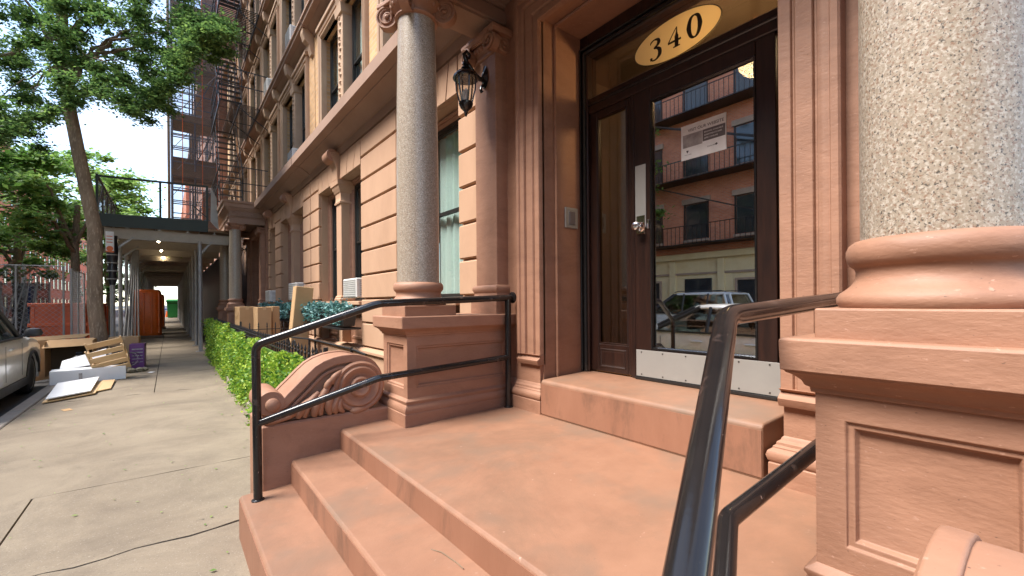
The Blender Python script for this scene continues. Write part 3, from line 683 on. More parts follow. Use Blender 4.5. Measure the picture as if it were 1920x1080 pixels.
    d.box(2.615, 2.665, y0+.105, y1-.128, 1.385, 1.472, .004); d.box(2.615, 2.665, y0+.105, y1-.128, -.535, -.335, .004)
    do = P(d.build('door', 'wood', H, bevel=.002))
    MB().panel((2.616, y1-.128, -.335), (0, -1, 0), (0, 0, 1), y1-.128-(y0+.105), 1.385+.335, [(-.004, 0), (.0, .005), (.010, .005), (.016, -.012)], False).build('glazing_bead', 'black', do)
    MB().box(2.636, 2.644, y0+.105, y1-.128, -.335, 1.385).build('pane', 'glass_door', do)
    MB().box(2.6105, 2.6145, y0-.02, y1-.006, -.53, -.345, .001).build('kick_plate', 'steel', do)
    sc_ = MB()
    for yy in np.linspace(y0+.04, y1-.05, 6):
        for zz in (-.515, -.36): sc_.lathe([(.005, 0), (.004, .002), (.001, .003)], (0, 0, 0), 8) if False else sc_.box(2.608, 2.611, yy-.004, yy+.004, zz-.004, zz+.004)
    sc_.build('plate_screws', 'ink', do)
    MB().box(2.600, 2.616, y0, y1, -.553, -.532, .003).build('threshold', 'black', do)
    MB().box(2.609, 2.6145, y1-.095, y1-.008, .515, .955, .002).build('lock_plate', 'steel', do)
    kn = MB().lathe([(.034, 0), (.036, .004), (.030, .012), (.012, .016), (.011, .035), (.018, .042), (.029, .050), (.032, .062), (.029, .074), (.018, .082), (.001, .084)], n=28)
    kn.xf(Matrix(((0, 0, -1, 2.609), (1, 0, 0, 1.845), (0, 1, 0, .52), (0, 0, 0, 1)))); kn.build('door_knob', 'chrome', do, smooth='auto')
    MB().box(2.606, 2.612, 1.81, 1.88, .470, .60, .002).build('knob_guard', 'chrome', do)
    MB().box(2.60, 2.616, 1.775, 1.79, .50, .56, .002).build('latch', 'chrome', do)
door()
mb = MB(); 
# vestibule seen through the glass
mb.box(2.74, 6.2, 2.85, 2.95, -.6, 2.2); mb.box(2.74, 6.2, .2, .3, -.6, 2.2); mb.box(6.1, 6.2, .2, 2.95, -.6, 2.2); mb.box(2.74, 6.2, .2, 2.95, 2.15, 2.25)
vest = P(mb.build('vestibule_wall', 'hall', H)); P(MB().box(2.70, 6.2, .2, 2.95, -.62, -.56).build('vestibule_floor', 'wood', H))
# inner door frame in the vestibule
iv = MB(); 
for y in (.55, 1.45, 2.35): iv.box(4.4, 4.46, y-.04, y+.04, -.56, 2.1)
iv.box(4.4, 4.46, .3, 2.85, 1.4, 1.5); iv.build('inner_screen', 'wood', vest)
def lampthing(name, label, x, y, z, r, en):
    t = thing(name, label, 'lamp', (x, y, z))
    MB().lathe([(.001, -r), (r*.7, -r*.7), (r, 0), (r*.7, r*.7), (.001, r)], (x, y, z), 16).build('globe', 'warm', t, smooth=True)
    MB().lathe([(r*.5, r*.7), (r*.5, 2.15-z)], (x, y, z), 8).build('stem', 'chrome', t)
    l = bpy.data.lights.new('vestibule_light', 'POINT'); l.energy = en; l.color = (1, .68, .36); l.shadow_soft_size = .12
    lo = bpy.data.objects.new('vestibule_light', l); COL.objects.link(lo); lo.location = (x, y, z-.15); put(lo, t)
lampthing('ceiling_lamp', 'warm lit globe lamp glowing behind the transom glass over the door', 3.15, 1.30, 1.80, .06, 22)

# ------------------------------------------------ windows
def window(parent, x, y0, y1, z0, z1, curtain=.5, glassmat='glass_win', name='window', inner=.06):
    """sash window in a recess: frame with children; front at x"""
    f = MB(); t = .045
    f.box(x, x+.08, y0, y0+t, z0, z1); f.box(x, x+.08, y1-t, y1, z0, z1); f.box(x, x+.08, y0+t, y1-t, z1-t, z1); f.box(x, x+.08, y0+t, y1-t, z0, z0+t)
    o = f.build(name, 'darkframe', parent)
    zm = (z0+z1)/2; s_ = .035
    for (xx, za, zb) in ((x+.012, zm, z1-t), (x+.045, z0+t, zm+.04)):
        g_ = MB(); a, b = y0+t, y1-t
        g_.box(xx, xx+.03, a, a+s_, za, zb); g_.box(xx, xx+.03, b-s_, b, za, zb); g_.box(xx, xx+.03, a+s_, b-s_, zb-s_, zb); g_.box(xx, xx+.03, a+s_, b-s_, za, za+s_)
        g_.build('sash', 'darkframe', o)
        MB().box(xx+.012, xx+.017, a+s_, b-s_, za+s_, zb-s_).build('pane', glassmat, o)
    if curtain > 0:
        n = 22; ys = np.linspace(y0+.05, y1-.05, n); zc = z1-(z1-z0)*curtain
        lo = [[(x+.115+.018*math.sin(k*1.9), y, zc), (x+.115+.018*math.sin(k*1.9+.4), y, z1-.03)] for k, y in enumerate(ys)]
        vs = [p for q in lo for p in q]; fs = [(2*i, 2*i+2, 2*i+3, 2*i+1) for i in range(n-1)]
        MB().add(vs, fs).build('curtain', 'curtain', o, smooth=True)
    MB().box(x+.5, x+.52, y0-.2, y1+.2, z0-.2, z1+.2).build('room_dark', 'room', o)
    return o

# ------------------------------------------------ ground floor facade (front plane XF)
XF = 2.25
ZB = [2.16-.35*k for k in range(9)]        # joint heights
def facade_ground(parent, yA, yB, openings, dy=0):
    """openings: (y0, y1, pair?)"""
    w_ = MB(); xs = sorted(openings); cur = yA
    for o_ in xs:
        w_.box(XF+.055, XF+.42, cur, o_[0], G, 2.07); cur = o_[1]
        w_.box(XF+.055, XF+.42, o_[0], o_[1], G, -.66)
    w_.box(XF+.055, XF+.42, cur, yB, G, 2.07); w_.box(XF+.055, XF+.42, yA, yB, 2.07, 2.95)
    wo = w_.build('wall', 'wall', parent)
    # water table
    MB().loft([[(XF+.05, y, G), (XF-.015, y, G), (XF-.015, y, -.735), (XF-.055, y, -.72), (XF-.055, y, -.69), (XF-.03, y, -.66), (XF+.05, y, -.645)] for y in (yA, yB)]).build('water_table', 'wall', parent, smooth='auto')
    # block courses on every pier
    cur = yA; piers = []
    for o_ in xs: piers.append((cur, o_[0])); cur = o_[1]
    piers.append((cur, yB))
    g = .024
    for (a, b) in piers:
        if b-a < .12: continue
        pieces = [(a, b)] if b-a < 1.45 else ([(a, 5.19), (5.19, b)] if a < 5.19 < b else [(a, (a+b)/2), ((a+b)/2, b)])
        for (p, q) in pieces:
            for k in range(8):
                z1_, z0_ = ZB[k]-g/2, ZB[k+1]+g/2
                block('stone_block', XF, XF+.20, p+.009, q-.009, z0_, z1_, 'wall', parent, .011)
            # lintel-height stones and frieze course
            block('stone_block', XF, XF+.20, p+.009, q-.009, ZB[0]+g/2, 2.448, 'wall', parent, .011)
    for o_ in xs:
        y0, y1 = o_[0], o_[1]; n = 7 if (y1-y0) > 1.8 else 5; cy = (y0+y1)/2
        for k in range(n):
            a0, a1 = y0+(y1-y0)*k/n, y0+(y1-y0)*(k+1)/n
            sp = .18
            t0, t1 = cy+(a0-cy)*(1+sp), cy+(a1-cy)*(1+sp)
            if k == n//2: continue
            t0, t1 = max(t0, y0), min(t1, y1)
            MB().prism([(a0+.008, 2.075), (a1-.008, 2.075), (t1-.008, 2.448), (t0+.005, 2.448)], XF, XF+.2, 'x').build('voussoir', 'wall', parent, bevel=.005)
        # keystone console with scroll roll
        kw = (y1-y0)/n/2*.9 if n == 7 else .11
        kb = MB().prism([(XF+.1, 2.072), (XF-.035, 2.072), (XF-.045, 2.25), (XF-.07, 2.33), (XF-.11, 2.40), (XF-.15, 2.49), (XF-.08, 2.52), (XF+.1, 2.52)], cy-kw, cy+kw, 'y')
        ko = kb.build('keystone', 'wall', parent, bevel=.012, smooth='auto')
        rr = MB().lathe([(.098, -.14), (.104, -.13), (.104, .13), (.098, .14)], n=24); rr.xf(Matrix(((1, 0, 0, XF-.10), (0, 0, 1, cy), (0, 1, 0, 2.46), (0, 0, 0, 1)))); rr.build('scroll_roll', 'portico', ko, smooth='auto')
        for sg in (-1, 1):
            pp, rs = spiral(Vector((XF-.10, cy+sg*.14, 2.46)), .07, 1.4, Vector((1, 0, 0)), Vector((0, 0, 1)), Vector((0, sg, 0)), 1)
            MB().tube(pp, [r_*.55 for r_ in rs], 6).build('scroll_spiral', 'portico', ko, smooth=True)
        # recess sides, head and windows
        for (a, b) in ((y0-.001, y0+.02), (y1-.02, y1+.001)): pass
        if o_[2]:
            pw = .13; halves = [(y0, cy-pw), (cy+pw, y1)]
            MB().box(XF+.03, XF+.36, cy-pw, cy+pw, -.66, 1.98, .006).build('pillar', 'wall', parent)
            MB().mould(XF+.03, XF+.30, cy-pw, cy+pw, [(1.68, 0), (1.685, .022), (1.71, .026), (1.73, .01), (1.80, .008), (1.86, .012), (1.88, .03), (1.91, .034), (1.93, .05), (1.98, .06), (1.985, .075), (2.06, .08)]).build('pillar_capital', 'wall', parent, smooth='auto')
            MB().mould(XF+.03, XF+.30, cy-pw, cy+pw, [(.02, .03), (.07, .035), (.09, .02), (.11, .022), (.13, .0)]).build('pillar_base', 'wall', parent, smooth='auto')
        else: halves = [(y0, y1)]
        for (a, b) in halves:
            # moulded wooden surround
            MB().frame(a+.05, b-.05, .0, 2.0, [(.0, XF+.30), (.0, XF+.22), (.012, XF+.20), (.03, XF+.20), (.04, XF+.17), (.05, XF+.17), (.05, XF+.30)]).build('window_surround', 'portico', parent, smooth='auto')
            window(parent, XF+.24, a+.05, b-.05, .02, 2.0, curtain=1.0 if a < 4 else random.choice([.55, 1.0, .5]))
            MB().box(XF-.04, XF+.40, a-.0, b+.0, -.03, .03, .008).build('window_sill', 'wall', parent)
            pn = MB().box(XF+.18, XF+.4, a, b, -.66, -.03)
            pn.panel((XF+.178, b-.06, -.60), (0, -1, 0), (0, 0, 1), b-a-.12, .5, [(0, 0), (.02, .012), (.05, .012), (.06, -.002)], False)
            pn.build('apron_panel', 'portico', parent)
    # fascia under the cornice, cornice itself
    MB().loft([[(XF+.05, y, 2.474), (XF, y, 2.474), (XF, y, 2.60), (XF-.03, y, 2.61), (XF-.045, y, 2.635), (XF-.10, y, 2.66), (XF-.15, y, 2.70), (XF-.21, y, 2.706), (XF-.215, y, 2.72), (XF-.34, y, 2.725), (XF-.345, y, 2.875), (XF-.33, y, 2.885), (XF+.05, y, 2.935)] for y in (yA, yB)]).build('cornice', 'cornice', parent, smooth='auto')
facade_ground(H, 3.25, 9.40, [(3.71, 4.86, False), (6.49, 8.81, True)])

# ------------------------------------------------ upper floors
XU = 2.36
def facade_upper(parent, yA, yB, bays, floors=3, base=2.93, fh=2.75, mat='brick_yel'):
    w_ = MB(); TOP = base+fh*floors
    for f in range(floors):
        z0, z1 = base+fh*f, base+fh*(f+1); cur = yA
        za, zb = z0+.10, z0+2.14
        for (a, b) in bays:
            w_.box(XU, XU+.4, cur, a, z0, z1); cur = b
            w_.box(XU, XU+.4, a, b, z0, za); w_.box(XU, XU+.4, a, b, zb, z1)
        w_.box(XU, XU+.4, cur, yB, z0, z1)
    w_.build('brick_wall', mat, parent)
    for f in range(floors):
        z0 = base+fh*f; za, zb = z0+.10, z0+2.14
        for (a, b) in bays:
            if a < 1 and f > 0: continue
            cy = (a+b)/2
            MB().frame(a+.02, b-.02, z0, zb, [(0, XU+.06), (0, XU-.04), (.02, XU-.06), (.04, XU-.06), (.05, XU-.035), (.09, XU-.03), (.10, XU-.06), (.14, XU-.07), (.15, XU-.05), (.15, XU+.06)]).build('window_architrave', 'trim_up', parent, smooth='auto')
            MB().box(XU-.10, XU+.05, a-.16, b+.16, zb+.16, zb+.24, .01).build('window_hood', 'trim_up', parent)
            MB().box(XU-.06, XU+.05, a-.16, b+.16, zb+.24, zb+.33, .01).build('window_hood', 'trim_up', parent)
            mo = MB().box(XU-.03, XU+.3, cy-.13, cy+.13, z0, zb, .01).build('mullion', 'trim_up', parent)
            orn = MB()
            for k in range(17):
                zz = z0+.2+k*.11
                orn.lathe([(.002, -.05), (.03, -.025), (.045, 0), (.03, .02), (.002, .05)], (XU-.03, cy+.03*math.sin(k*1.6), zz), 8, sx=.6)
                orn.lathe([(.002, -.02), (.018, 0), (.002, .02)], (XU-.03, cy-.05*math.sin(k*1.6), zz+.05), 6, sx=.7)
            oo = orn.build('mullion_carving', 'trim_up', mo, smooth=True)
            MB().mould(XU-.03, XU+.2, cy-.13, cy+.13, [(zb-.16, 0), (zb-.14, .03), (zb-.06, .04), (zb, .05)]).build('mullion_cap', 'trim_up', mo)
            for (p, q) in ((a, cy-.13), (cy+.13, b)):
                window(parent, XU+.12, p+.03, q-.03, za, zb, curtain=random.choice([.7, .62, 1.0, 1.0]))
                MB().box(XU+.05, XU+.35, p, q, z0, za, .004).build('window_sill', 'trim_up', parent)
        # belt course and brackets
        zt = base+fh*(f+1)
        MB().loft([[(XU+.05, y, zt-.25), (XU-.02, y, zt-.25), (XU-.04, y, zt-.2), (XU-.10, y, zt-.17), (XU-.14, y, zt-.12), (XU-.24, y, zt-.11), (XU-.25, y, zt-.05), (XU-.28, y, zt-.04), (XU-.28, y, zt), (XU+.05, y, zt+.02)] for y in (yA, yB)]).build('belt_course', 'cornice', parent, smooth='auto')
        ms = [yA+.12]+[(bays[i][1]+bays[i+1][0])/2 for i in range(len(bays)-1)]+[(a+b)/2 for a, b in bays]
        for y in ms:
            if y < 2.8: continue
            b_ = MB().prism([(XU+.02, zt-.62), (XU-.05, zt-.60), (XU-.08, zt-.5), (XU-.10, zt-.42), (XU-.18, zt-.34), (XU-.22, zt-.22), (XU-.22, zt-.12), (XU+.02, zt-.12)], y-.09, y+.09, 'y').build('bracket', 'trim_up', parent, bevel=.012)
    return TOP
facade_upper(H, -.6, 9.40, [(.5, 2.6), (3.45, 5.78), (6.52, 8.82)], 3)
MB().box(XF+.3, XF+.44, yA if False else -.6, 9.42, 11.1, 11.9).build('parapet', 'trim_up', H)
MB().box(XU+.35, 9, -.62, 9.41, 2.5, 11.4).build('house_mass', 'brick_yel', H)

# ------------------------------------------------ next house: copies of the doorway plus its own front
NB = thing('neighbour_brownstone', 'brownstone house further up the street with a fire escape over its doorway', 'house', (2.3, 18, G))
kids = {}
for o in bpy.data.objects:
    if o.parent: kids.setdefault(o.parent, []).append(o)
DY = 14.35
for o in PORT:
    c = o.copy(); COL.objects.link(c); c.location = c.location+Vector((0, DY, 0)); c.parent = None; c.matrix_parent_inverse.identity()
    put(c, NB)
    for k in kids.get(o, []):
        if k.type == 'LIGHT' or k.name.startswith('number'): continue
        d = k.copy(); COL.objects.link(d); d.parent = c
facade_ground(NB, 9.44, 14.22, [(10.05, 12.40, True), (13.15, 14.0, False)])
facade_upper(NB, 9.44, 26, [(10.0, 12.42), (13.0, 15.2), (15.7, 17.9), (18.6, 21.0), (22, 24.4)], 3)
MB().box(XU+.35, 9, 9.43, 26, 2.5, 11.6).build('house_mass', 'brick_yel', NB)
MB().box(XF, XF+.5, 17.7, 26, G, 2.9).build('wall', 'wall', NB)
# carved panel on the side of the neighbour porch
fp = MB().panel((1.36, 14.38, 2.475), (1, 0, 0), (0, 0, 1), .84, .2, [(0, 0), (0, .014), (.02, .014), (.026, .002)], True)
fo = fp.build('carved_panel', 'cornice', NB)
cv = MB()
for k in range(26): cv.lathe([(.002, -.02), (.018, 0), (.002, .02)], (1.42+.72*k/25, 14.366, 2.57+.05*math.sin(k*1.5)), 6)
cv.build('carved_leaves', 'cornice', fo, smooth=True)
# ------------------------------------------------ handrails
def handrail(label, pts_top, pts_low, post2, post1_base):
    t = thing('handrail', label, 'handrail', post1_base)
    r = .0245
    def fillet(pts, rad=.045, n=5):
        out = [Vector(pts[0])]
        for i in range(1, len(pts)-1):
            a, b, c = Vector(pts[i-1]), Vector(pts[i]), Vector(pts[i+1]); d0 = (a-b).normalized(); d1 = (c-b).normalized()
            for k in range(n+1):
                f = k/n; out.append((b+d0*rad)*(1-f)**2+b*2*f*(1-f)+(b+d1*rad)*f*f)
        out.append(Vector(pts[-1])); return out
    MB().tube(fillet([post1_base]+pts_top), r, 20).build('top_rail', 'railpaint', t, smooth='auto')
    MB().tube(fillet(pts_low, .02, 3), r*.92, 20).build('lower_rail', 'railpaint', t, smooth='auto')
    MB().tube(post2, r, 20).build('post', 'railpaint', t, smooth='auto')
    for p in (post2[0], post1_base): MB().lathe([(.036, 0), (.036, .006), (.027, .012)], tuple(p), 20).build('foot_plate', 'railpaint', t, smooth='auto')
    e = pts_top[-1]; m_ = MB().lathe([(.045, 0), (.045, .008), (.03, .014)], n=20); m_.xf(Matrix(((0, 0, -1, e[0]+.004), (1, 0, 0, e[1]), (0, 1, 0, e[2]), (0, 0, 0, 1)))); m_.build('wall_flange', 'railpaint', t, smooth='auto')
handrail('black tube handrail on the hedge side of the steps, in front of the scroll', [(.405, 2.99, -.245), (1.062, 2.745, -.004), (2.146, 2.72, .034)], [(.41, 2.985, -.715), (1.062, 2.745, -.485), (2.10, 2.722, -.435)],
         [(2.10, 2.722, -.83), (2.10, 2.722, .03)], (.41, 2.985, -1.172))
handrail('thick black tube handrail with chipped paint, beside the near pedestal', [(.395, .24, -.33), (1.005, .482, -.036), (2.146, .50, .012)], [(.41, .235, -.78), (1.01, .485, -.505), (2.10, .50, -.45)],
         [(2.10, .50, -.83), (2.10, .50, .008)], (.395, .24, -1.172))

# ------------------------------------------------ wall lanterns
def lantern(dy, label):
    t = thing('wall_lantern', label, 'lantern', (2.09, 2.99+dy, 1.55), 'lanterns beside the doorways')
    y = 2.99+dy; x = 1.895; z = 1.765
    # back plate on the pilaster
    bp = MB().lathe([(.001, 0), (.045, 0), (.05, .008), (.03, .02), (.012, .035), (.001, .04)], n=24, sx=.9); bp.v = [(2.09-b*1.0, y+a, 1.875+c*1.9) for (a, c, b) in [(v[0], v[1], v[2]) for v in bp.v]]
    bp.build('back_plate', 'black', t, smooth='auto')
    # scrolled arm
    pts = [(2.07, y, 1.85), (2.03, y, 1.845), (1.99, y, 1.865), (1.945, y, 1.905), (1.895, y, 1.955), (1.88, y, 2.0), (1.905, y, 2.03), (1.935, y, 2.01), (1.928, y, 1.985), (1.90, y, 1.975)]
    MB().tube(pts, [.021, .019, .018, .017, .016, .015, .014, .013, .012, .016], 10).build('scroll_arm', 'black', t, smooth=True)
    pts = [(2.075, y, 1.81), (2.05, y, 1.79), (2.04, y, 1.76), (2.055, y, 1.74)]
    MB().tube(pts, [.013, .011, .010, .014], 8).build('scroll_arm', 'black', t, smooth=True)
    MB().lathe([(.010, .18), (.024, .172), (.028, .155), (.012, .145), (.030, .135), (.036, .125), (.016, .115), (.03, .105), (.075, .085), (.098, .060), (.104, .045), (.104, .038), (.09, .036), (.001, .05)], (x, y, z), 28).build('lantern_roof', 'black', t, smooth='auto')
    MB().lathe([(.020, .185), (.016, .21), (.010, .235)], (x+.005, y, z), 12).build('stem', 'black', t)
    g = MB(); n = 6; rt_, rb_ = .082, .048
    g.loft([[(x+r_*math.cos(2*math.pi*i/n+.3), y+r_*math.sin(2*math.pi*i/n+.3), z+zz) for i in range(n)] for zz, r_ in ((.036, rt_-.004), (-.155, rb_-.003))], (False, False)); g.build('lantern_glass', 'glass_lamp', t)
    for i in range(n):
        a = 2*math.pi*i/n+.3
        MB().tube([(x+rt_*math.cos(a), y+rt_*math.sin(a), z+.036), (x+(rt_-.006)*math.cos(a), y+(rt_-.006)*math.sin(a), z-.05), (x+rb_*math.cos(a), y+rb_*math.sin(a), z-.158)], .0065, 6).build('glazing_bar', 'black', t)
    MB().lathe([(.052, -.150), (.058, -.158), (.056, -.172), (.044, -.196), (.026, -.214), (.016, -.222), (.018, -.230), (.010, -.238), (.014, -.246), (.006, -.262), (.001, -.268)], (x, y, z), 20).build('lantern_foot', 'black', t, smooth='auto')
    for dx, dy_ in ((.016, 0), (-.010, .015), (-.008, -.015)):
        MB().lathe([(.008, -.15), (.008, -.09), (.009, -.085), (.011, -.07), (.008, -.05), (.001, -.04)], (x+dx, y+dy_, z), 10).build('candle_bulb', 'white', t, smooth='auto')
lantern(0, 'black wall lantern hanging on the pilaster beside the door numbered 340')
lantern(14.35, 'small distant black wall lantern at the neighbour doorway')

# ------------------------------------------------ intercom and notice
t = thing('intercom', 'small silver intercom plate on the stone reveal beside the door', 'intercom', (2.48, 2.395, .65))
MB().box(2.413, 2.553, 2.388, 2.402, .573, .733, .003).build('plate', 'steel', t)
ip = MB().panel((2.446, 2.386, .600), (1, 0, 0), (0, 0, 1), .074, .112, [(-.004, 0), (0, .001), (.002, -.0), (.003, -.008)], True).build('screen', 'grille', t)
MB().box(2.452, 2.512, 2.378, 2.388, .603, .70, .002).build('speaker', 'ink_grey', t)
t = thing('door_notice', 'white paper notice reading VISIT OUR WEBSITE taped inside the door glass', 'notice', (2.634, 1.4, .91))
sh = MB().box(2.6335, 2.6350, 1.255, 1.547, .908, 1.130).build('sheet', 'paper', t)
FM = lambda y, z: face_mtx(2.6330, y, z)
text('headline', 'VISIT OUR WEBSITE', .0265, 'ink', FM(1.500, 1.083), sh, .0003)
MB().box(2.6328, 2.6334, 1.255+.005, 1.402, .995, 1.068).build('dark_band', 'ink_grey', sh)
for k, s_ in enumerate(('BROWSE AVAILABLE', 'APARTMENTS AND', 'APPLY ONLINE')): text('band_text', s_, .013, 'paper', face_mtx(2.6325, 1.392, 1.046-k*.019), sh, .0002)
MB().box(2.6328, 2.6334, 1.404, 1.535, .985, 1.068).build('photo', 'photo_grey', sh)
text('caption', 'SCAN HERE', .011, 'ink', FM(1.372, .952), sh, .0002)
MB().prism([(1.322, .954), (1.322, .962), (1.316, .962), (1.316, .967), (1.306, .958), (1.316, .949), (1.316, .954)], 2.6328, 2.6334, 'x').build('arrow', 'ink', sh)
lg = MB(); lg.prism([(1.512, .962), (1.508, .967), (1.504, .962), (1.500, .967), (1.496, .962), (1.504, .948)], 2.6328, 2.6334, 'x'); lg.build('logo', 'ink', sh)
text('logo_text', 'TOWN HOMES', .007, 'ink_grey', FM(1.524, .936), sh, .0002)

# ------------------------------------------------ window units and flower boxes
def ac(x0, y0, y1, z0, z1, label, sills=True):
    t = thing('air_conditioner', label, 'air conditioner', (x0, (y0+y1)/2, z0), 'window air conditioners')
    MB().box(x0, XF+.3, y0, y1, z0, z1, .012).build('casing', 'ac', t)
    for k in range(9):
        zz = z0+.03+(z1-z0-.06)*k/8
        MB().box(x0-.006, x0+.004, y0+.03, y1-.03, zz-.008, zz+.006).build('louvre', 'grille', t)
    g = MB()
    for k in range(7):
        zz = z0+.05+(z1-z0-.1)*k/6
        g.box(x0+.06, x0+.26, y0-.004, y0+.004, zz-.006, zz+.006)
    g.build('side_vent', 'grille', t)
ac(2.20, 6.56, 7.18, .08, .38, 'white air conditioner in the ground floor window nearest the pedestal')
ac(2.12, 10.12, 10.85, .08, .45, 'white air conditioner in the middle ground floor window behind the tall box')
ac(2.12, 13.2, 13.85, .05, .36, 'small white air conditioner in the ground floor window beside the neighbour porch')
ac(2.14, 10.45, 10.95, 3.05, 3.42, 'white air conditioner in the first window row above the cornice')
ac(2.14, 13.5, 14.0, 5.85, 6.2, 'white air conditioner in the second row above the cornice, lower of two')
ac(2.14, 10.6, 11.1, 5.85, 6.2, 'white air conditioner in the second row above the cornice, higher of two')
def flowerbox(y0, y1, label, n=1500, z=-.22):
    t = thing('flower_box', label, 'flower box', (2.08, (y0+y1)/2, z-.12), 'window flower boxes')
    mb = MB().mould(1.98, 2.18, y0, y1, [(z-.12, -.02), (z+.04, 0), (z+.05, .01), (z+.065, .01)]); mb.build('trough', 'iron', t)
    br = MB(); br.box(1.94, 2.24, y0-.03, y1+.03, z-.17, z-.145)
    br.build('bracket_shelf', 'iron', t)
    P_ = []
    for k in range(9):
        c = (2.06+random.uniform(-.05, .05), y0+(y1-y0)*(k+.5)/9, z+.13+random.uniform(-.03, .06)); P_.append(clump(c, random.uniform(.07, .14), n//9, .8, .1))
    P_.append(np.stack([np.random.uniform(1.90, 2.0, n//6), np.random.uniform(y0, y1, n//6), np.random.uniform(z-.1, z+.15, n//6)], 1))
    leaves('foliage', np.concatenate(P_), .028, 'teal', t, flat=.1)
flowerbox(3.95, 4.75, 'blue green plants peeping above the rail between column and pilaster')
flowerbox(6.50, 7.36, 'black flower box with blue green plants under the window nearest the pedestal')
flowerbox(7.7, 8.80, 'black flower box with blue green plants to the right of the tall leaning box', 2000)
flowerbox(10.1, 11.0, 'black flower box with blue green plants to the left of the tall leaning box')
flowerbox(11.35, 12.4, 'black flower box with blue green plants above the pair of cardboard boxes')
flowerbox(13.1, 14.1, 'black flower box with blue green plants beside the neighbour porch')

# ------------------------------------------------ front yard: kerb, iron fence, ivy
AB = MB().box(.98, XF, 3.6, 14.2, G-.3, G-.015).build('areaway_floor', 'concrete'); AB['kind'] = 'structure'
for k in range(5): tag(block('hedge_kerb', .80, .95, 3.58+k*2.2, 3.58+k*2.2+2.19, G-.1, G+.13, 'kerb', None, .012), None)
ks = [o for o in bpy.data.objects if o.name.startswith('hedge_kerb')]
kt = thing('hedge_kerb_wall', 'low stone kerb along the foot of the green ivy screen', 'kerb', (.87, 8, G))
for i, o in enumerate(ks): o.name = 'kerb_stone'; put(o, kt)
def fence(x0, y0, x1, y1, zb, zt, label, step=.13, spear=True):
    t = thing('iron_fence', label, 'fence', ((x0+x1)/2, (y0+y1)/2, zb), 'iron yard fences')
    L_ = math.hypot(x1-x0, y1-y0); n = int(L_/step)
    pk = MB().lathe([(.008, 0), (.008, zt-zb-.09)], n=6); 
    if spear: pk.lathe([(.012, zt-zb-.09), (.014, zt-zb-.075), (.006, zt-zb-.06), (.013, zt-zb-.045), (.001, zt-zb)], n=6)
    me = pk.mesh('picket', 'iron')
    for k in range(n+1):
        f = k/n; obj_from(me, 'picket', t, (x0+(x1-x0)*f, y0+(y1-y0)*f, zb))
    for z in (zt-.13, zb+.12): MB().bar((x0, y0, z), (x1, y1, z), .028, .012).build('fence_rail', 'iron', t)
    for (x, y) in ((x0, y0), (x1, y1)): MB().bar((x, y, zb-.02), (x, y, zt+.02), .03).build('fence_post', 'iron', t)
fence(.97, 3.62, .97, 14.1, G+.12, -.37, 'black iron picket fence behind the bright green ivy screen')
fence(.99, 9.0, 2.22, 9.0, G, -.33, 'black iron picket fence running from the ivy to the house wall')
t = thing('stair_rail', 'thin black iron rail and gate frame of the basement stair behind the scroll', 'handrail', (1.6, 6, G))
MB().tube([(1.2, 8.6, -.52), (1.55, 6.6, -.50), (1.62, 5.0, -.52), (1.64, 4.6, -.55)], .012, 8).build('top_rail', 'iron', t)
MB().tube([(1.2, 8.6, -.80), (1.55, 6.6, -.80), (1.62, 5.0, -.84)], .012, 8).build('lower_rail', 'iron', t)
for (x, y) in ((1.2, 8.6), (1.42, 7.3), (1.55, 6.6), (1.62, 5.0)): MB().bar((x, y, G), (x, y, -.5), .025).build('rail_post', 'iron', t)
MB().bar((1.45, 7.1, -.55), (1.62, 6.5, -1.3), .03).build('brace', 'iron', t)
def ivy(x, y0, y1, zt, label, n):
    t = thing('ivy_screen', label, 'hedge', (x, (y0+y1)/2, G), 'artificial ivy screens on the fence')
    MB().box(x+.02, x+.035, y0, y1, G+.08, zt-.10).build('mesh_backing', 'leaf_mid', t)
    ys = np.random.uniform(y0, y1, n); zz = np.random.uniform(G+.04, zt, n)
    bump = .05*np.sin(ys*5.1)+.04*np.sin(zz*9+ys*3); top = zt-.05+.05*np.sin(ys*3.3)+.03*np.sin(ys*9)
    keep = zz < top; ys, zz, bump = ys[keep], zz[keep], bump[keep]; xs = x-.03-np.abs(np.random.normal(0, .05, len(ys)))+bump*.6
    leaves('ivy_leaves', np.stack([xs, ys, zz], 1), .021, 'ivy', t, flat=-.3)
    k = 500; e = np.stack([np.random.uniform(x-.13, x-.02, k), np.random.uniform(y0, y1, k), G+.05+np.random.exponential(.04, k)], 1); leaves('trailing_leaves', e, .024, 'ivy', t)
ivy(.90, 3.66, 8.85, -.44, 'bright yellow green ivy screen beside the scroll, the nearer of two', 30000)
ivy(.90, 9.25, 14.3, -.36, 'bright yellow green ivy screen by the scaffold post, the farther of two', 17000)

# ------------------------------------------------ boxes in the yard
def carton(name, label, c, sx, sy, h, rot=0, tilt=(0, 0), mat='card', group=None, tape=True):
    t = thing(name, label, 'box', c, group)
    b = MB().box(-sx/2, sx/2, -sy/2, sy/2, 0, h, .008)
    mt = Matrix.Translation(c) @ Matrix.Rotation(rot, 4, 'Z') @ Matrix.Rotation(tilt[0], 4, 'X') @ Matrix.Rotation(tilt[1], 4, 'Y')
    b.xf(mt).build('carton', mat, t)
    if tape:
        tp = MB().box(-.03, .03, -sy/2-.002, sy/2+.002, h-.06, h+.002); tp.xf(mt).build('tape', 'pine', t)
        fl = MB().box(-sx/2+.004, sx/2-.004, -.004, .004, h-.001, h+.004); fl.xf(mt).build('flap_joint', 'card_dark', t)
    return t
carton('cardboard_box', 'upright cardboard box behind the ivy, wrapped in clear film, the farther of the pair', (1.24, 10.6, G), .28, .5, 1.37, .06)
carton('cardboard_box', 'upright cardboard box behind the ivy, the nearer of the pair', (1.49, 10.15, G), .25, .5, 1.36, .03)
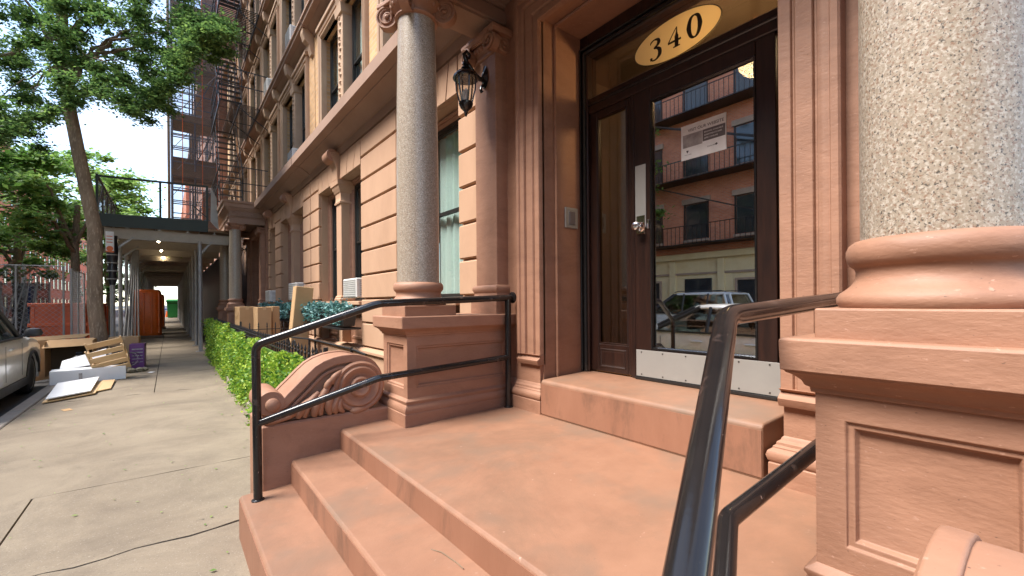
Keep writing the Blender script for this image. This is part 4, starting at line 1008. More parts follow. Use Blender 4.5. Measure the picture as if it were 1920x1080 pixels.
carton('cardboard_box', 'cardboard box edge standing just behind the pair of upright boxes', (1.72, 10.4, G), .14, .5, 1.37, .1, tape=False)
fw_ = MB()
for k in range(14):
    a = Vector((1.06+random.uniform(-.02, .1), 10.7+random.uniform(-.3, .3), -.25+random.uniform(-.1, .15))); b_ = a+Vector((random.uniform(-.08, .1), random.uniform(-.1, .1), random.uniform(.05, .2))); c_ = a+Vector((.1, .05, .02))
    fw_.add([a, b_, c_], [(0, 1, 2)])
tag(fw_.build('plastic_film', 'glass_lamp'), 'crumpled clear plastic film on the corner of the farther upright box', 'film')
carton('tall_cardboard_box', 'tall narrow cardboard box leaning against the wall between the flower boxes', (1.80, 8.8, G+.0), .30, .26, 1.74, .0, (0, .10), tape=False)
# ------------------------------------------------ houses across the street
def far_house(name, label, x, y0, y1, h, mat, ground_mat=None, gh=0, cols=4, floors=5, first=0, fire=False, face=1, det=True):
    """face +1 looks towards +x (we see it from our side)"""
    t = thing(name, label, 'building', (x, (y0+y1)/2, G))
    xb = x-8
    MB().box(xb, x, y0, y1, G+gh, G+h).build('wall', mat, t)
    if gh: 
        MB().box(xb, x+.06, y0, y1, G-.1, G+gh-.25).build('ground_floor_wall', ground_mat, t)
        MB().box(xb, x+.25, y0, y1, G+gh-.25, G+gh+.05, .02).build('shop_cornice', ground_mat, t)
    MB().mould(xb, x, y0, y1, [(G+h-.1, 0), (G+h, .3), (G+h+.25, .45), (G+h+.5, .45)]).build('roof_cornice', 'lintel', t)
    if gh:
        for c in range(cols+1): MB().box(x+.06, x+.16, y0+(y1-y0)*c/cols-.16, y0+(y1-y0)*c/cols+.16, G, G+gh-.3, .01).build('shopfront_pilaster', ground_mat, t)
        MB().box(x+.06, x+.12, y0, y1, G+gh-1.0, G+gh-.9).build('shopfront_band', 'lintel', t)
    W, Hh = 1.15, 1.75; fr = MB().panel((x, -W/2, 0), (0, 1, 0), (0, 0, 1), W, Hh, [(-.06, 0), (-.06, .05), (0, .05), (.02, -.06), (.08, -.06), (.09, -.08)], False); 
    fr.box(x-.06, x-.02, -W/2+.06, W/2-.06, Hh/2-.03, Hh/2+.03); fm = fr.mesh('window', 'darkframe')
    pm = MB().box(x-.03, x+.002, -W/2+.02, W/2-.02, .02, Hh-.02).mesh('pane', 'glass_far')
    lm = MB().box(x-.02, x+.10, -W/2-.15, W/2+.15, Hh+.02, Hh+.28, .01).mesh('lintel', 'lintel'); sm = MB().box(x-.02, x+.12, -W/2-.1, W/2+.1, -.14, -.02, .01).mesh('sill', 'lintel')
    fh = (h-gh-.6)/floors
    for f in range(floors):
        for c in range(cols):
            y = y0+(y1-y0)*(c+.5)/cols; z = G+gh+.75+f*fh
            w_ = obj_from(fm, 'window', t, (0, y, z)); obj_from(pm, 'pane', w_, (0, y, z)) if det else obj_from(pm, 'pane', w_, (0, y, z))
            obj_from(lm, 'lintel', t, (0, y, z)); obj_from(sm, 'sill', t, (0, y, z))
    if gh:
        for c in range(cols):
            y = y0+(y1-y0)*(c+.5)/cols
            if c % 2 == 0: MB().box(x+.02, x+.09, y-.5, y+.5, G, G+2.35, .01).build('door', 'glass_far', t); MB().frame(y-.5, y+.5, G, G+2.35, [(0, x+.06), (0, x+.14), (.1, x+.14), (.1, x+.06)]).build('door_frame', 'lintel', t)
            else:
                MB().box(x+.03, x+.10, y-.8, y+.6, G+.9, G+2.5, .01).build('shop_window', 'glass_far', t)
    if fire:
        ya = y0+(y1-y0)*fire[0]; yb = y0+(y1-y0)*fire[1]
        for f in range(floors-1):
            z = G+gh+.4+f*fh
            fe = MB().box(x, x+1.0, ya, yb, z, z+.05); 
            for k in range(int((yb-ya)/.22)): fe.box(x+.98, x+1.0, ya+.22*k, ya+.22*k+.02, z, z+.9)
            for k in range(5):
                for yy in (ya, yb): fe.box(x+.2*k, x+.2*k+.02, yy-.01, yy+.01, z, z+.9)
            fe.box(x+.97, x+1.0, ya, yb, z+.88, z+.92); p = fe.build('fire_escape_balcony', 'iron', t); p['kind'] = 'stuff'
            if f < floors-2:
                s_ = MB().bar((x+.5, ya+.4, z), (x+.5, yb-.5, z+fh), .05); s_.bar((x+.8, ya+.4, z), (x+.8, yb-.5, z+fh), .05); q = s_.build('fire_escape_stair', 'iron', t); q['kind'] = 'stuff'
    return t
M['glass_far'] = sheet_glass('far_window_glass', (.10, .11, .12), .12)
M['glass_far'] = plain('far_window_glass_dark', (.035, .04, .045), rough=.06, spec=.8)
X0 = -15.2
for k, (y0, y1, h, mat, gm, gh, cols, fl, fire, nm) in enumerate([
    (-26, -13, 15, 'brick_red', None, 0, 5, 5, None, 'red brick apartment building across the street, behind the camera'),
    (-13, 2.5, 17, 'brick_brown', None, 0, 6, 5, None, 'brown brick apartment building across the street, opposite the steps'),
    (2.5, 17.5, 17, 'brick_red', 'cream', 3.7, 6, 4, (.15, .75), 'red brick building with cream shop floor reflected in the door glass'),
    (17.5, 31, 16, 'brick_red', 'cream', 3.6, 5, 4, None, 'red brick building with cream ground floor beside the one reflected in the door'),
    (31, 46, 18, 'brick_brown', None, 0, 6, 6, None, 'brown brick building across the street behind the street trees'),
    (46, 62, 17, 'brick_red', None, 0, 6, 5, (.2, .8), 'red brick building across the street just before the crossing'),
    (76, 100, 20, 'brick_red', None, 0, 8, 6, (.3, .6), 'red orange brick apartment building at the far left beyond the crossing'),
    (100, 124, 18, 'brick_brown', None, 0, 7, 5, None, 'brown brick building beyond the red orange one at the far left'),
    (124, 160, 20, 'brick_red', None, 0, 9, 6, None, 'farthest red brick building along the left side of the street')]):
    far_house('apartment_building', nm, X0, y0, y1, h, mat, gm, gh, cols, fl, fire=fire)
# our side beyond the fire escape house, and end of street
t = thing('corner_building', 'brown brick corner building behind the pipe scaffold and netting', 'building', (6, 44, G))
MB().box(2.0, 12, 26.1, 61, G, 20).build('wall', 'brick_brown', t)
MB().box(1.5, 2.0, 26.1, 61, 14, 14.4).build('roof_cornice', 'lintel', t)
for k in range(9):
    for f in range(5):
        y = 28+k*3.6; z = 3+f*2.9
        o = MB().panel((1.995, y+.6, z), (0, -1, 0), (0, 0, 1), 1.2, 1.8, [(0, 0), (0, .04), (.06, .04), (.08, -.05)], True).build('window', 'darkframe', t)
far = thing('apartment_building', 'pale distant building closing the view under the sidewalk shed', 'building', (5, 150, G))
MB().box(2.4, 30, 76, 78, G, 18).build('wall', 'brick_red', far); MB().box(2.0, 32, 77.9, 150, G, 18).build('wall', 'brick_red', far)
for k in range(3): 
    for z in (2.2, 5.2, 8.2, 11.2): MB().panel((4+k*4, 75.99, z), (1, 0, 0), (0, 0, 1), 1.3, 1.9, [(0, 0), (0, .05), (.08, .05), (.1, -.05)], True).build('window', 'darkframe', far)

# ------------------------------------------------ vehicles
def car(name, label, xs, y0, L_, W, Hh, belt, paint, suv=True, group=None, rev=False, cat='car'):
    """xs: x of the side nearest the houses; nose towards +y"""
    t = thing(name, label, cat, (xs-W/2, y0+L_/2, G-.15), group)
    gz = G-.15; cx = xs-W/2; rw = .35 if suv else .33
    wy = (y0+L_*.19, y0+L_*.80)
    S = 46; loops = []
    def topz(s):
        if suv: pts = [(0, .72), (.012, .92), (.05, belt), (.62, belt), (.70, belt-.0), (.78, belt-.03), (.93, belt-.13), (.985, belt-.30), (1, belt-.5)]
        else: pts = [(0, .62), (.015, .86), (.06, belt-.0), (.18, belt+.01), (.60, belt), (.68, belt-.03), (.80, belt-.07), (.94, belt-.18), (.985, belt-.33), (1, belt-.5)]
        for a, b in zip(pts[:-1], pts[1:]):
            if a[0] <= s <= b[0]: return a[1]+(b[1]-a[1])*(s-a[0])/(b[0]-a[0])
    ss = sorted(set([0, .006, .015, .03, .97, .985, .994, 1]+list(np.linspace(.045, .955, S))))
    for s in ss:
        y = y0+L_*s; e = min(s, 1-s)*L_; hw = W/2*(1-.16*max(0, 1-e/.45)**2)
        zb = .22 if suv else .18
        zb += .1*max(0, 1-e/.3)
        for wc in wy:
            d = abs(y-wc)
            if d < rw+.07: zb = max(zb, rw+math.sqrt((rw+.07)**2-d*d)-.02)
        zt = max(topz(s), zb+.02); zm = min(zb+.45*(zt-zb), zt); 
        P_ = [(-.86, zb), (-.975, zb+.02), (-1, zm), (-.985, zt-.14*(zt-zb)), (-.93, zt-.02), (-.70, zt+.012), (0, zt+.035), (.70, zt+.012), (.93, zt-.02), (.985, zt-.14*(zt-zb)), (1, zm), (.975, zb+.02), (.86, zb)]
        loops.append([(cx+hw*a, y, gz+z) for a, z in P_])
    MB().loft(loops).build('body', paint, t, smooth='auto')
    # greenhouse
    b0, b1, r0, r1 = (.03, .69, .085, .50) if suv else (.13, .70, .27, .52)
    def gh(off, z0, z1):
        lo = []
        for f in np.linspace(0, 1, 9):
            z = z0+(z1-z0)*f; g_ = f**1.0; ya, yb = y0+L_*(b0+(r0-b0)*g_), y0+L_*(b1+(r1-b1)*g_); hw = (W/2*.93)*(1-.19*g_**1.2)+off; ya -= off; yb += off; c = .09
            lo.append([(cx-hw+c, ya, gz+z), (cx+hw-c, ya, gz+z), (cx+hw, ya+c*1.5, gz+z), (cx+hw, yb-c*2.2, gz+z), (cx+hw-c*2, yb, gz+z), (cx-hw+c*2, yb, gz+z), (cx-hw, yb-c*2.2, gz+z), (cx-hw, ya+c*1.5, gz+z)])
        return lo
    MB().loft(gh(0, belt-.02, Hh-.05), (False, False)).build('window_glass', 'glass_car', t, smooth='auto')
    MB().loft([[(a[0]*.97+cx*.03, a[1], gz+.45) for a in gh(-.05, belt-.05, Hh-.1)[0]], [(a[0]*.97+cx*.03, a[1], gz+.5) for a in gh(-.05, belt-.05, Hh-.1)[0]]]).build('cabin_floor', 'car_dark', t)
    for s_, w_ in ((.28, .5), (.52, .5)):
        for dx in (-.36, .36): MB().box(cx+dx-.24, cx+dx+.24, y0+L_*s_, y0+L_*s_+.16, gz+.5, gz+belt+.28, .05).build('seat', 'car_dark', t)
    # roof
    top = gh(.012, belt-.02, Hh-.05)[-1]; zt = gz+Hh
    c_ = Vector((cx, y0+L_*(r0+r1)/2, 0)); rl = []
    for f, z in ((1.0, zt-.085), (1.0, zt-.05), (.93, zt-.015), (.7, zt+.005), (.2, zt+.012)): rl.append([((p[0]-c_.x)*f+c_.x, (p[1]-c_.y)*f+c_.y, z) for p in top])
    MB().loft(rl).build('roof', paint, t, smooth='auto')
    gb = gh(.006, belt-.02, Hh-.05)
    for i in (2, 3, 6, 7, 0, 1, 4, 5): MB().tube([gb[k][i] for k in (0, 2, 4, 6, 8)], .038, 6).build('pillar', paint if i in (0, 1, 2, 7) else 'car_dark', t, smooth=True)
    for f in ((.44,) if not suv else (.40, .22)):
        for sg in (1, -1):
            q = [(cx+sg*((W/2*.93)*(1-.19*g_**1.2)+.004), y0+L_*f+.0, gz+belt-.02+(Hh-.05-belt+.02)*g_) for g_ in (0, .5, 1)]
            MB().tube(q, .032, 6).build('door_pillar', 'car_dark', t)
    for sg in (1, -1):
        e = cx+sg*(W/2)
        MB().box(min(e-sg*.10, e-sg*.02), max(e-sg*.10, e-sg*.02), y0+L_*b0, y0+L_*(b1-.03), gz+belt-.035, gz+belt-.005).build('belt_trim', 'car_dark', t)
        for f in ((.47, .27) if suv else (.45, .26)): MB().box(e-.018 if sg > 0 else e-.022, e+.022 if sg > 0 else e+.018, y0+L_*f, y0+L_*f+.2, gz+belt-.19, gz+belt-.155, .012).build('door_handle', paint, t)
        for f in (.62, .42, .22): MB().box(min(e, e+sg*.0035), max(e, e+sg*.0035), y0+L_*f, y0+L_*f+.008, gz+.42, gz+belt-.1).build('door_gap', 'car_dark', t)
        mr = MB().lathe([(.02, -.07), (.10, -.05), (.115, 0), (.09, .06), (.03, .075)], (e+sg*.12, y0+L_*.635, gz+belt+.06), 12, sx=1, sy=.6); mr.build('wing_mirror', 'car_dark' if suv else paint, t, smooth='auto')
        MB().bar((e-sg*.06, y0+L_*.635, gz+belt), (e+sg*.08, y0+L_*.635, gz+belt+.03), .04).build('mirror_arm', 'car_dark', t)
        MB().box(min(e-sg*.02, e+sg*.012), max(e-sg*.02, e+sg*.012), wy[0]+rw+.1, wy[1]-rw-.1, gz+.22, gz+.36, .01).build('sill_trim', 'car_dark', t)
        MB().box(min(e-sg*.45, e-sg*.10), max(e-sg*.45, e-sg*.10), y0-.004+.03, y0+.12, gz+.62, gz+.85, .02).build('tail_light', 'taillight', t)
        MB().box(min(e-sg*.50, e-sg*.14), max(e-sg*.50, e-sg*.14), y0+L_-.16, y0+L_-.02, gz+.55, gz+.70, .02).build('headlight', 'headlight', t)
        for wc in wy:
            # arch lip
            n = 16; pts = [(e-sg*.012, wc+(rw+.075)*math.cos(math.pi*k/n), gz+rw+(rw+.075)*math.sin(math.pi*k/n)-.02) for k in range(n+1)]
            MB().tube(pts, .022, 6).build('wheel_arch', 'car_dark', t, smooth=True)
            xo = e-sg*.03
            wm = MB().lathe([(rw-.09, -.02), (rw-.05, 0), (rw-.015, -.01), (rw, -.04), (rw, -.18), (rw-.03, -.21), (rw-.10, -.21)], n=36); Mx = Matrix.Translation((xo, wc, gz+rw)) @ Matrix(((0, 0, sg, 0), (1, 0, 0, 0), (0, 1, 0, 0), (0, 0, 0, 1)))
            tyre = wm.xf(Mx).build('wheel', 'rubber', t, smooth='auto')
            rm = MB().lathe([(rw-.085, -.015), (rw-.10, -.03), (rw-.11, -.10), (.001, -.12)], n=28).xf(Mx).build('rim', 'car_dark', tyre, smooth='auto')
            sp = MB()
            for k in range(5):
                a = 2*math.pi*k/5+.3; sp.bar((.03*math.cos(a), .03*math.sin(a), -.045), ((rw-.09)*math.cos(a), (rw-.09)*math.sin(a), -.03), .06, .03)
            sp.lathe([(.05, -.06), (.055, -.03), (.03, -.02), (.001, -.018)], n=14); sp.lathe([(rw-.10, -.04), (rw-.08, -.012), (rw-.09, -.05)], n=28, cap=(False, False))
            sp.xf(Mx).build('spokes', 'steel', tyre)
    if suv:
        for sg in (-.55, .55): MB().tube([(cx+sg, y0+L_*.12, zt+.01), (cx+sg, y0+L_*.15, zt+.05), (cx+sg, y0+L_*.47, zt+.05), (cx+sg, y0+L_*.50, zt+.01)], .014, 6).build('roof_rail', 'car_dark', t)
    return t
car('silver_suv', 'silver sport utility car parked at the kerb beside the white boards', -1.93, 7.9, 4.6, 1.86, 1.74, 1.06, 'car_silver', True)
car('silver_sedan', 'silver sedan parked opposite the steps, reflected in the door glass', -1.95, 1.75, 4.75, 1.84, 1.50, 1.03, 'car_silver', False)
car('white_suv', 'white sport utility car parked across the street, reflected above the sedan', -8.6, 6.3, 4.8, 1.95, 1.85, 1.15, 'car_white', True)
car('parked_car', 'dark distant car parked across the street beyond the white one', -9.2, 13, 4.6, 1.85, 1.5, .95, 'car_dark', False)
car('parked_car', 'silver car parked behind the camera at the near kerb', -2.0, -4.4, 4.6, 1.85, 1.5, .95, 'car_silver', False)
car('white_van', 'white car seen through the wire fence beyond the orange skip', -6.5, 27, 5.0, 1.95, 2.0, 1.2, 'car_white', True)
car('white_van', 'white car farther up the street at the left edge behind the fence', -8.6, 34, 5.2, 2.0, 2.0, 1.2, 'car_white', True)
car('parked_car', 'blue grey car crossing far off under the sidewalk shed', 1.6, 64.5, 4.4, 1.8, 1.5, .95, 'blue', False)

# ------------------------------------------------ trees
def tree(label, pts, rad, clumps, leaf, size, per, limbs, loc=None, name='street_tree', group=None):
    t = thing(name, label, 'tree', pts[0], group)
    MB().tube(pts, rad, 18).build('trunk', 'bark', t, smooth=True)
    for l in limbs:
        q = [Vector(p) for p in l[0]]; out = []
        for i in range(len(q)-1):
            for k in range(4): out.append(q[i].lerp(q[i+1], k/4)+Vector((random.uniform(-.04, .04), random.uniform(-.04, .04), random.uniform(-.03, .05))))
        out.append(q[-1]); n = len(out); MB().tube(out, [l[1]*(1-.85*i/(n-1)) for i in range(n)], 8).build('limb', 'bark', t, smooth=True)
    leaves('crown', np.concatenate([clump(c[0], c[1], int(per*c[1]**2), c[2] if len(c) > 2 else .45, .15) for c in clumps]), size, leaf, t, flat=.45)
    return t
def at(px, py, d):
    """a place seen at this photo pixel, d metres deep"""
    u2 = (px-960)/817; v2 = (566-py)/817; u = u2*math.cos(RO)+v2*math.sin(RO); v = v2*math.cos(RO)-u2*math.sin(RO)
    return Vector((0, 0, 0))+fw*d+rt*(u*d)+up*(v*d)
T0 = Vector((-1.22, 13.4, G))
tp = [(-1.20, 13.4, G), (-1.22, 13.4, -.9), (-1.30, 13.4, 0), at(178, 430, 9.7), at(150, 300, 9.65), at(130, 200, 9.6), at(120, 120, 9.6), at(118, 40, 9.5), at(112, -80, 9.4)]
cl = []; lim = []
random.seed(11)
low = [(-260, 300), (-120, 330), (0, 300), (60, 262), (110, 262), (160, 215), (210, 215), (255, 255), (280, 238), (300, 215), (335, 190), (365, 125), (400, 105), (428, 92)]
for k in range(560):
    px = random.uniform(-300, 425); lo_ = np.interp(px, [a for a, b in low], [b for a, b in low]); hi_ = -420 if px < 200 else (-420 if px < 330 else (0 if px < 380 else 60))
    py = lo_-26-(random.random()**1.7)*(lo_-hi_-26); dd = random.uniform(7.6, 11.2) if px < 250 else random.uniform(8.2, 10.2)
    r = random.uniform(.14, .42) if px < 330 else random.uniform(.22, .34)
    if px > 340 and (py < 20 or py > 125): continue
    cl.append((at(px, py-r*40, dd), r, random.uniform(.4, .8)))
for px, py in ((425, 98), (395, 92), (375, 70), (350, 110), (400, 112), (410, 100)): cl.append((at(px, py, 9.0), .24, .4))
for px, py in ((268, 180), (272, 210), (280, 235), (262, 205), (300, 200), (318, 215), (60, 260), (75, 285), (50, 230)): cl.append((at(px, py-8, 9.2), .26, .6))
cr = at(122, 130, 9.6)
for (px, py, dd, r_) in ((-40, 220, 8.6, .03), (60, 180, 9.0, .03), (200, 30, 9.0, .03), (340, 100, 9.1, .03), (160, 10, 8.4, .03), (20, 60, 8.8, .03), (310, 140, 9.3, .025), (90, -20, 8.8, .04), (300, 60, 9.2, .07), (410, 90, 9.0, .05), (-80, 120, 9.5, .08), (30, 200, 9.2, .05), (240, -60, 10, .07), (0, -60, 9, .07), (270, 170, 9.2, .04), (350, 30, 9.3, .05), (60, 40, 10.5, .06), (200, 120, 8.4, .05)):
    e = at(px, py, dd); m_ = cr.lerp(e, .5)+Vector((0, 0, .25)); s_ = at(121, random.uniform(60, 175), 9.58); lim.append(([s_, s_.lerp(m_, .5)+Vector((0, 0, .1)), m_, e], r_))
tree('tall leaning street tree with bare brown trunk at the kerb beside the boxes', tp, [.19, .152, .138, .128, .118, .11, .10, .085, .065], cl, 'leaf_dark', .034, 5200, lim)
def back_tree(x, y, z0, z1, r, leaf, label, per=420, size=.10, tr=.14, seed=0):
    random.seed(seed); np.random.seed(seed)
    cs = []; lims = []
    for k in range(26):
        a = random.uniform(0, 2*math.pi); rr = r*math.sqrt(random.random()); z = random.uniform(z0, z1); sh = 1-.55*((z-z0)/(z1-z0))**2
        c = (x+rr*math.cos(a)*sh, y+rr*math.sin(a)*sh, z); cs.append((c, random.uniform(.7, 1.3)*r/3.6, .45))
        if k < 9: lims.append(([(x, y, z0-.3+(z1-z0)*.3*random.random()), (x+(c[0]-x)*.5, y+(c[1]-y)*.5, z*.6+z0*.4+.3), c], tr*.5))
    tree(label, [(x, y, G-.1), (x+.05, y, 0), (x, y+.05, z0), (x+.1, y, (z0+z1)/2)], [tr*1.3, tr, tr*.9, tr*.6], cs, leaf, size, per, lims, group='street trees farther up the street')
for i, a in enumerate([(-2.9, 24, 2.3, 5.6, 3.0, 'leaf_far', 'light green street tree rising just behind the sidewalk shed corner'), (-6.3, 23, 2.0, 7.5, 3.4, 'leaf_mid', 'light green street tree above the wire fence left of the leaning trunk'),
                       (-3.3, 34, 2.6, 8.4, 3.4, 'leaf_far', 'yellow green street tree seen through the shed railing'), (-9.5, 32, 2.2, 9.5, 4.5, 'leaf_mid', 'full green tree behind the lamp post and yellow sign'),
                       (-12.2, 44, 1.5, 8.5, 4.0, 'leaf_far', 'yellow green low tree beyond the crossing side of the fence'), (-3.6, 46, 3, 10, 3.8, 'leaf_mid', 'farther green tree up the kerb behind the yellow green one'),
                       (-13, 24, 2.5, 9, 3.6, 'leaf_mid', 'green tree at the left edge on the far pavement'), (-13, 13.5, 3.2, 8.5, 2.2, 'leaf_mid', 'dark street tree on the far pavement opposite the steps'),
                       (-5.0, 27, 1.2, 6.6, 2.9, 'leaf_far', 'yellow green street tree between the leaning trunk and the wire fence'), (-8.6, 27, 1.0, 8.0, 3.2, 'leaf_mid', 'low green street tree at the left edge above the wire fence'), (-4.2, 86, 2.5, 10, 5, 'leaf_mid', 'green tree beyond the crossing at the end of the street'), (-2.4, 30, .2, 3.6, 1.3, 'leaf_dark', 'small dark leafy tree by the kerb behind the tall orange container')]):
    back_tree(*a, seed=20+i, per=330 if a[1] > 30 else 620, size=.13 if a[1] > 30 else .095)

# ------------------------------------------------ sidewalk shed
SH = thing('sidewalk_shed', 'sidewalk shed of steel posts and beams with dark green parapet over the pavement', 'scaffold shed', (.2, 30, G))
ZS = 2.10
pm = MB().tube([(0, 0, G), (0, 0, ZS-.2)], .055, 14); postm = pm.mesh('post', 'galv', True)
plm = MB().box(-.12, .12, -.12, .12, G, G+.012).mesh('base_plate', 'galv')
for k in range(17):
    y = 16.2+k*2.5
    for x in (.74, -1.22):
        p = obj_from(postm, 'post', SH, (x, y, 0)); obj_from(plm, 'base_plate', p, (x, y, 0))
        if k < 6:
            MB().bar((x+.30, y, ZS-.2), (x+.03, y, ZS-.55), .05).build('knee_brace', 'galv', SH) if x > 0 else MB().bar((x+.45, y, ZS-.2), (x+.03, y, ZS-.6), .05).build('knee_brace', 'galv', SH)
            MB().bar((x, y+.5, ZS-.2), (x, y+.03, ZS-.6), .05).build('knee_brace', 'galv', SH)
    # I beam across: flanges and web
    b = MB(); xr = 1.72 if k == 0 else 1.60
    b.box(-1.38, xr, y-.02, y+.02, ZS-.25, ZS+.0); b.box(-1.38, xr, y-.055, y+.055, ZS-.265, ZS-.245); b.box(-1.38, xr, y-.075, y+.075, ZS-.002, ZS+.014); b.build('cross_beam', 'shedbeam', SH, bevel=.003)
for x in (-1.22, .74, -.3):
    b = MB(); b.box(x-.006, x+.006, 16.3, 58, ZS+.02, ZS+.12); b.box(x-.04, x+.04, 16.3, 58, ZS+.015, ZS+.025); b.build('long_beam', 'shedbeam', SH)
for k in range(24): block('deck_plank', -1.42, 1.70, 16.15+k*1.75, 16.15+k*1.75+1.74, ZS+.13, ZS+.18, 'plank', SH, .004)
# clips under the parapet
for x in (-.9, -.2, .45, 1.1): MB().lathe([(.05, 0), (.05, .012), (.015, .02), (.015, .08)], (x, 16.1, ZS+.02), 10).build('beam_clip', 'steel', SH)
MB().loft([[(-1.52, y, ZS+.02), (.94, y, ZS+.08), (.94, y, ZS+.42), (-1.52, y, ZS+.37)] for y in (16.0, 16.05)]).build('parapet_board', 'shedgreen', SH, bevel=.004)
MB().box(-1.54, -1.49, 16.05, 58, ZS+.02, ZS+.40).build('parapet_board', 'shedgreen', SH)
MB().loft([[(.96, y, ZS+.10), (1.78, y, ZS+.06), (1.80, y, ZS+.085), (.96, y, ZS+.14)] for y in (16.05, 16.6)]).build('deck_edge', 'plank', SH)
for x in (-1.5, -.18, .92): MB().bar((x, 16.03, ZS+.3), (x, 16.03, ZS+1.42), .055).build('parapet_post', 'shedgreen', SH)
MB().bar((-1.52, 16.03, ZS+1.37), (.94, 16.03, ZS+1.45), .05).build('parapet_rail', 'shedgreen', SH)
for k in range(9):
    y = 16.1+k*1.2
    MB().bar((-1.5, y, ZS+.3), (-1.5, y, ZS+1.40), .045).build('parapet_post', 'shedgreen', SH)
    if k < 8: MB().bar((-1.5, y, ZS+.45), (-1.5, y+1.2, ZS+1.35), .02).build('parapet_brace', 'iron', SH)
MB().bar((-1.5, 16.0, ZS+1.4), (-1.5, 26, ZS+1.4), .045).build('parapet_rail', 'shedgreen', SH)
MB().box(-1.495, -1.485, 16.1, 26, ZS+.4, ZS+1.35).build('parapet_mesh', 'darknet', SH)
MB().loft([[(1.0, y, ZS+.4), (1.20, y, ZS+.15), (1.16, y, ZS+1.1), (1.02, y, ZS+1.42)] for y in (15.95, 16.0)]).build('grey_panel', 'galv', SH)
MB().bar((.92, 16.0, ZS+.5), (.55, 16.0, ZS+.85), .03).build('parapet_brace', 'iron', SH)
# side bracing and work lights
for k in range(6):
    y = 16.4+k*2.95
    MB().tube([(.8, y, .0), (.8, y+2.8, 1.6)], .02, 6).build('diagonal_brace', 'galv', SH); MB().tube([(.8, y+.1, -.9), (.8, y+2.9, .5)], .02, 6).build('diagonal_brace', 'galv', SH)
for k in range(5):
    b_ = MB().lathe([(.001, -.035), (.025, -.025), (.035, 0), (.025, .03), (.012, .05)], (-.25+.12*k*.3, 17.6+k*3.0, ZS-.12), 12).build('work_light', 'bulb', SH, smooth=True)
MB().box(1.76, 1.80, 17, 58, G, ZS).build('back_screen', 'car_dark', SH)
t = thing('leaning_pole', 'bundle of steel scaffold tubes leaning inside the shed beside the orange container', 'pole', (-1, 19.5, G))
for k in range(5): MB().tube([(-1.15+k*.09, 18.2+k*.15, G), (-.92+k*.03, 19.0, ZS-.3)], .022, 8).build('scaffold_tube', 'galv', t)
def info_sign():
    t = thing('notice_sign', 'small white and orange notice strapped to the wrapped shed post', 'sign', (-1.42, 16.0, 1.5))
    MB().box(-1.33, -1.16, 15.9, 15.92, 1.42, 1.98, .01).build('board', 'paper', t)
    MB().lathe([(.07, 0), (.07, .004)], n=20).xf(Matrix(((1, 0, 0, -1.245), (0, 0, -1, 15.898), (0, 1, 0, 1.52), (0, 0, 0, 1)))).build('orange_disc', 'signorange', t)
    MB().box(-1.33, -1.16, 15.893, 15.898, 1.42, 1.46).build('orange_band', 'signorange', t)
    for k in range(3): MB().box(-1.31, -1.19, 15.893, 15.898, 1.68+k*.08, 1.70+k*.08).build('print_line', 'signorange', t)
info_sign()
t = thing('post_wrapping', 'black plastic wrapped and taped round the top of the kerbside shed post', 'wrapping', (-1.22, 16.2, .8))
MB().lathe([(.065, .55), (.10, .7), (.08, .85), (.12, 1.0), (.09, 1.1), (.12, 1.25), (.13, 1.6), (.12, 1.9)], (-1.22, 16.2, 0), 12).build('plastic_wrap', 'bag', t, smooth='auto')
for k in range(4): MB().lathe([(.125, 0), (.125, .03)], (-1.22, 16.2, .70+k*.22), 12).build('tape_band', 'grille', t)

# ------------------------------------------------ pipe scaffold with netting
SC = thing('pipe_scaffold', 'tall pipe scaffold with grey debris netting and orange ropes above the shed', 'scaffold', (.8, 22, ZS))
um = MB().tube([(0, 0, ZS+.2), (0, 0, 14)], .028, 8).mesh('upright', 'slate')
for i, y in enumerate((19.6, 21.6, 24.6)):
    for x in (.12, .78, 1.45): obj_from(um, 'upright', SC, (x, y, 0))
hm = MB().tube([(.1, 0, 0), (1.5, 0, 0)], .022, 6).mesh('ledger', 'slate'); vm = MB().tube([(0, 19.5, 0), (0, 24.7, 0)], .022, 6).mesh('ledger', 'slate')
for k in range(24):
    z = ZS+.5+k*.5
    if k % 4 == 1: MB().bar((.78, 19.62, z), (1.45, 19.62, z+1.5), .03).build('cross_brace', 'slate', SC)
    for y in (19.6, 21.6, 24.6): obj_from(hm, 'ledger', SC, (0, y, z))
    if k % 2 == 0:
        for x in (.12, 1.45): obj_from(vm, 'ledger', SC, (x, 0, z))
for k in range(6):
    z = ZS+.5+k*2
    MB().box(.1, 1.48, 19.6, 20.9, z, z+.05).build('plank_deck', 'plank', SC)
    MB().box(.10, 1.46, 19.55, 19.58, z, z+.22).build('toe_board', 'plank', SC)
    for y in (19.6, 23.6): MB().bar((.1, y, z), (1.48, y, z+2), .02).build('cross_brace', 'galv', SC)
    if k % 2 == 1: MB().box(.14, 1.48, 19.9, 19.96, z-.1, z+.75).build('plywood_panel', 'plank', SC)
    else: MB().box(1.0, 1.48, 19.9, 19.96, z+.2, z+1.6).build('plywood_panel', 'brick_brown', SC)
for x in (.4, .98): MB().tube([(x, 19.45, ZS+.3), (x+.02, 19.45, 8), (x, 19.45, 14)], .013, 6).build('orange_rope', 'redplastic', SC)
MB().tube([(1.42, 19.42, ZS+.3), (1.43, 19.42, 14)], .02, 6).build('orange_rope', 'redplastic', SC)
for xa, xb, ya, yb in ((.06, 1.5, 19.38, 19.385), (.055, .06, 19.4, 22.0)): MB().box(xa, xb, ya, yb, ZS+.2, 14).build('debris_net', 'net', SC)
MB().tube([(.02, 19.4, ZS+.2), (.02, 19.4, 14)], .04, 8).build('corner_pole', 'plank', SC)

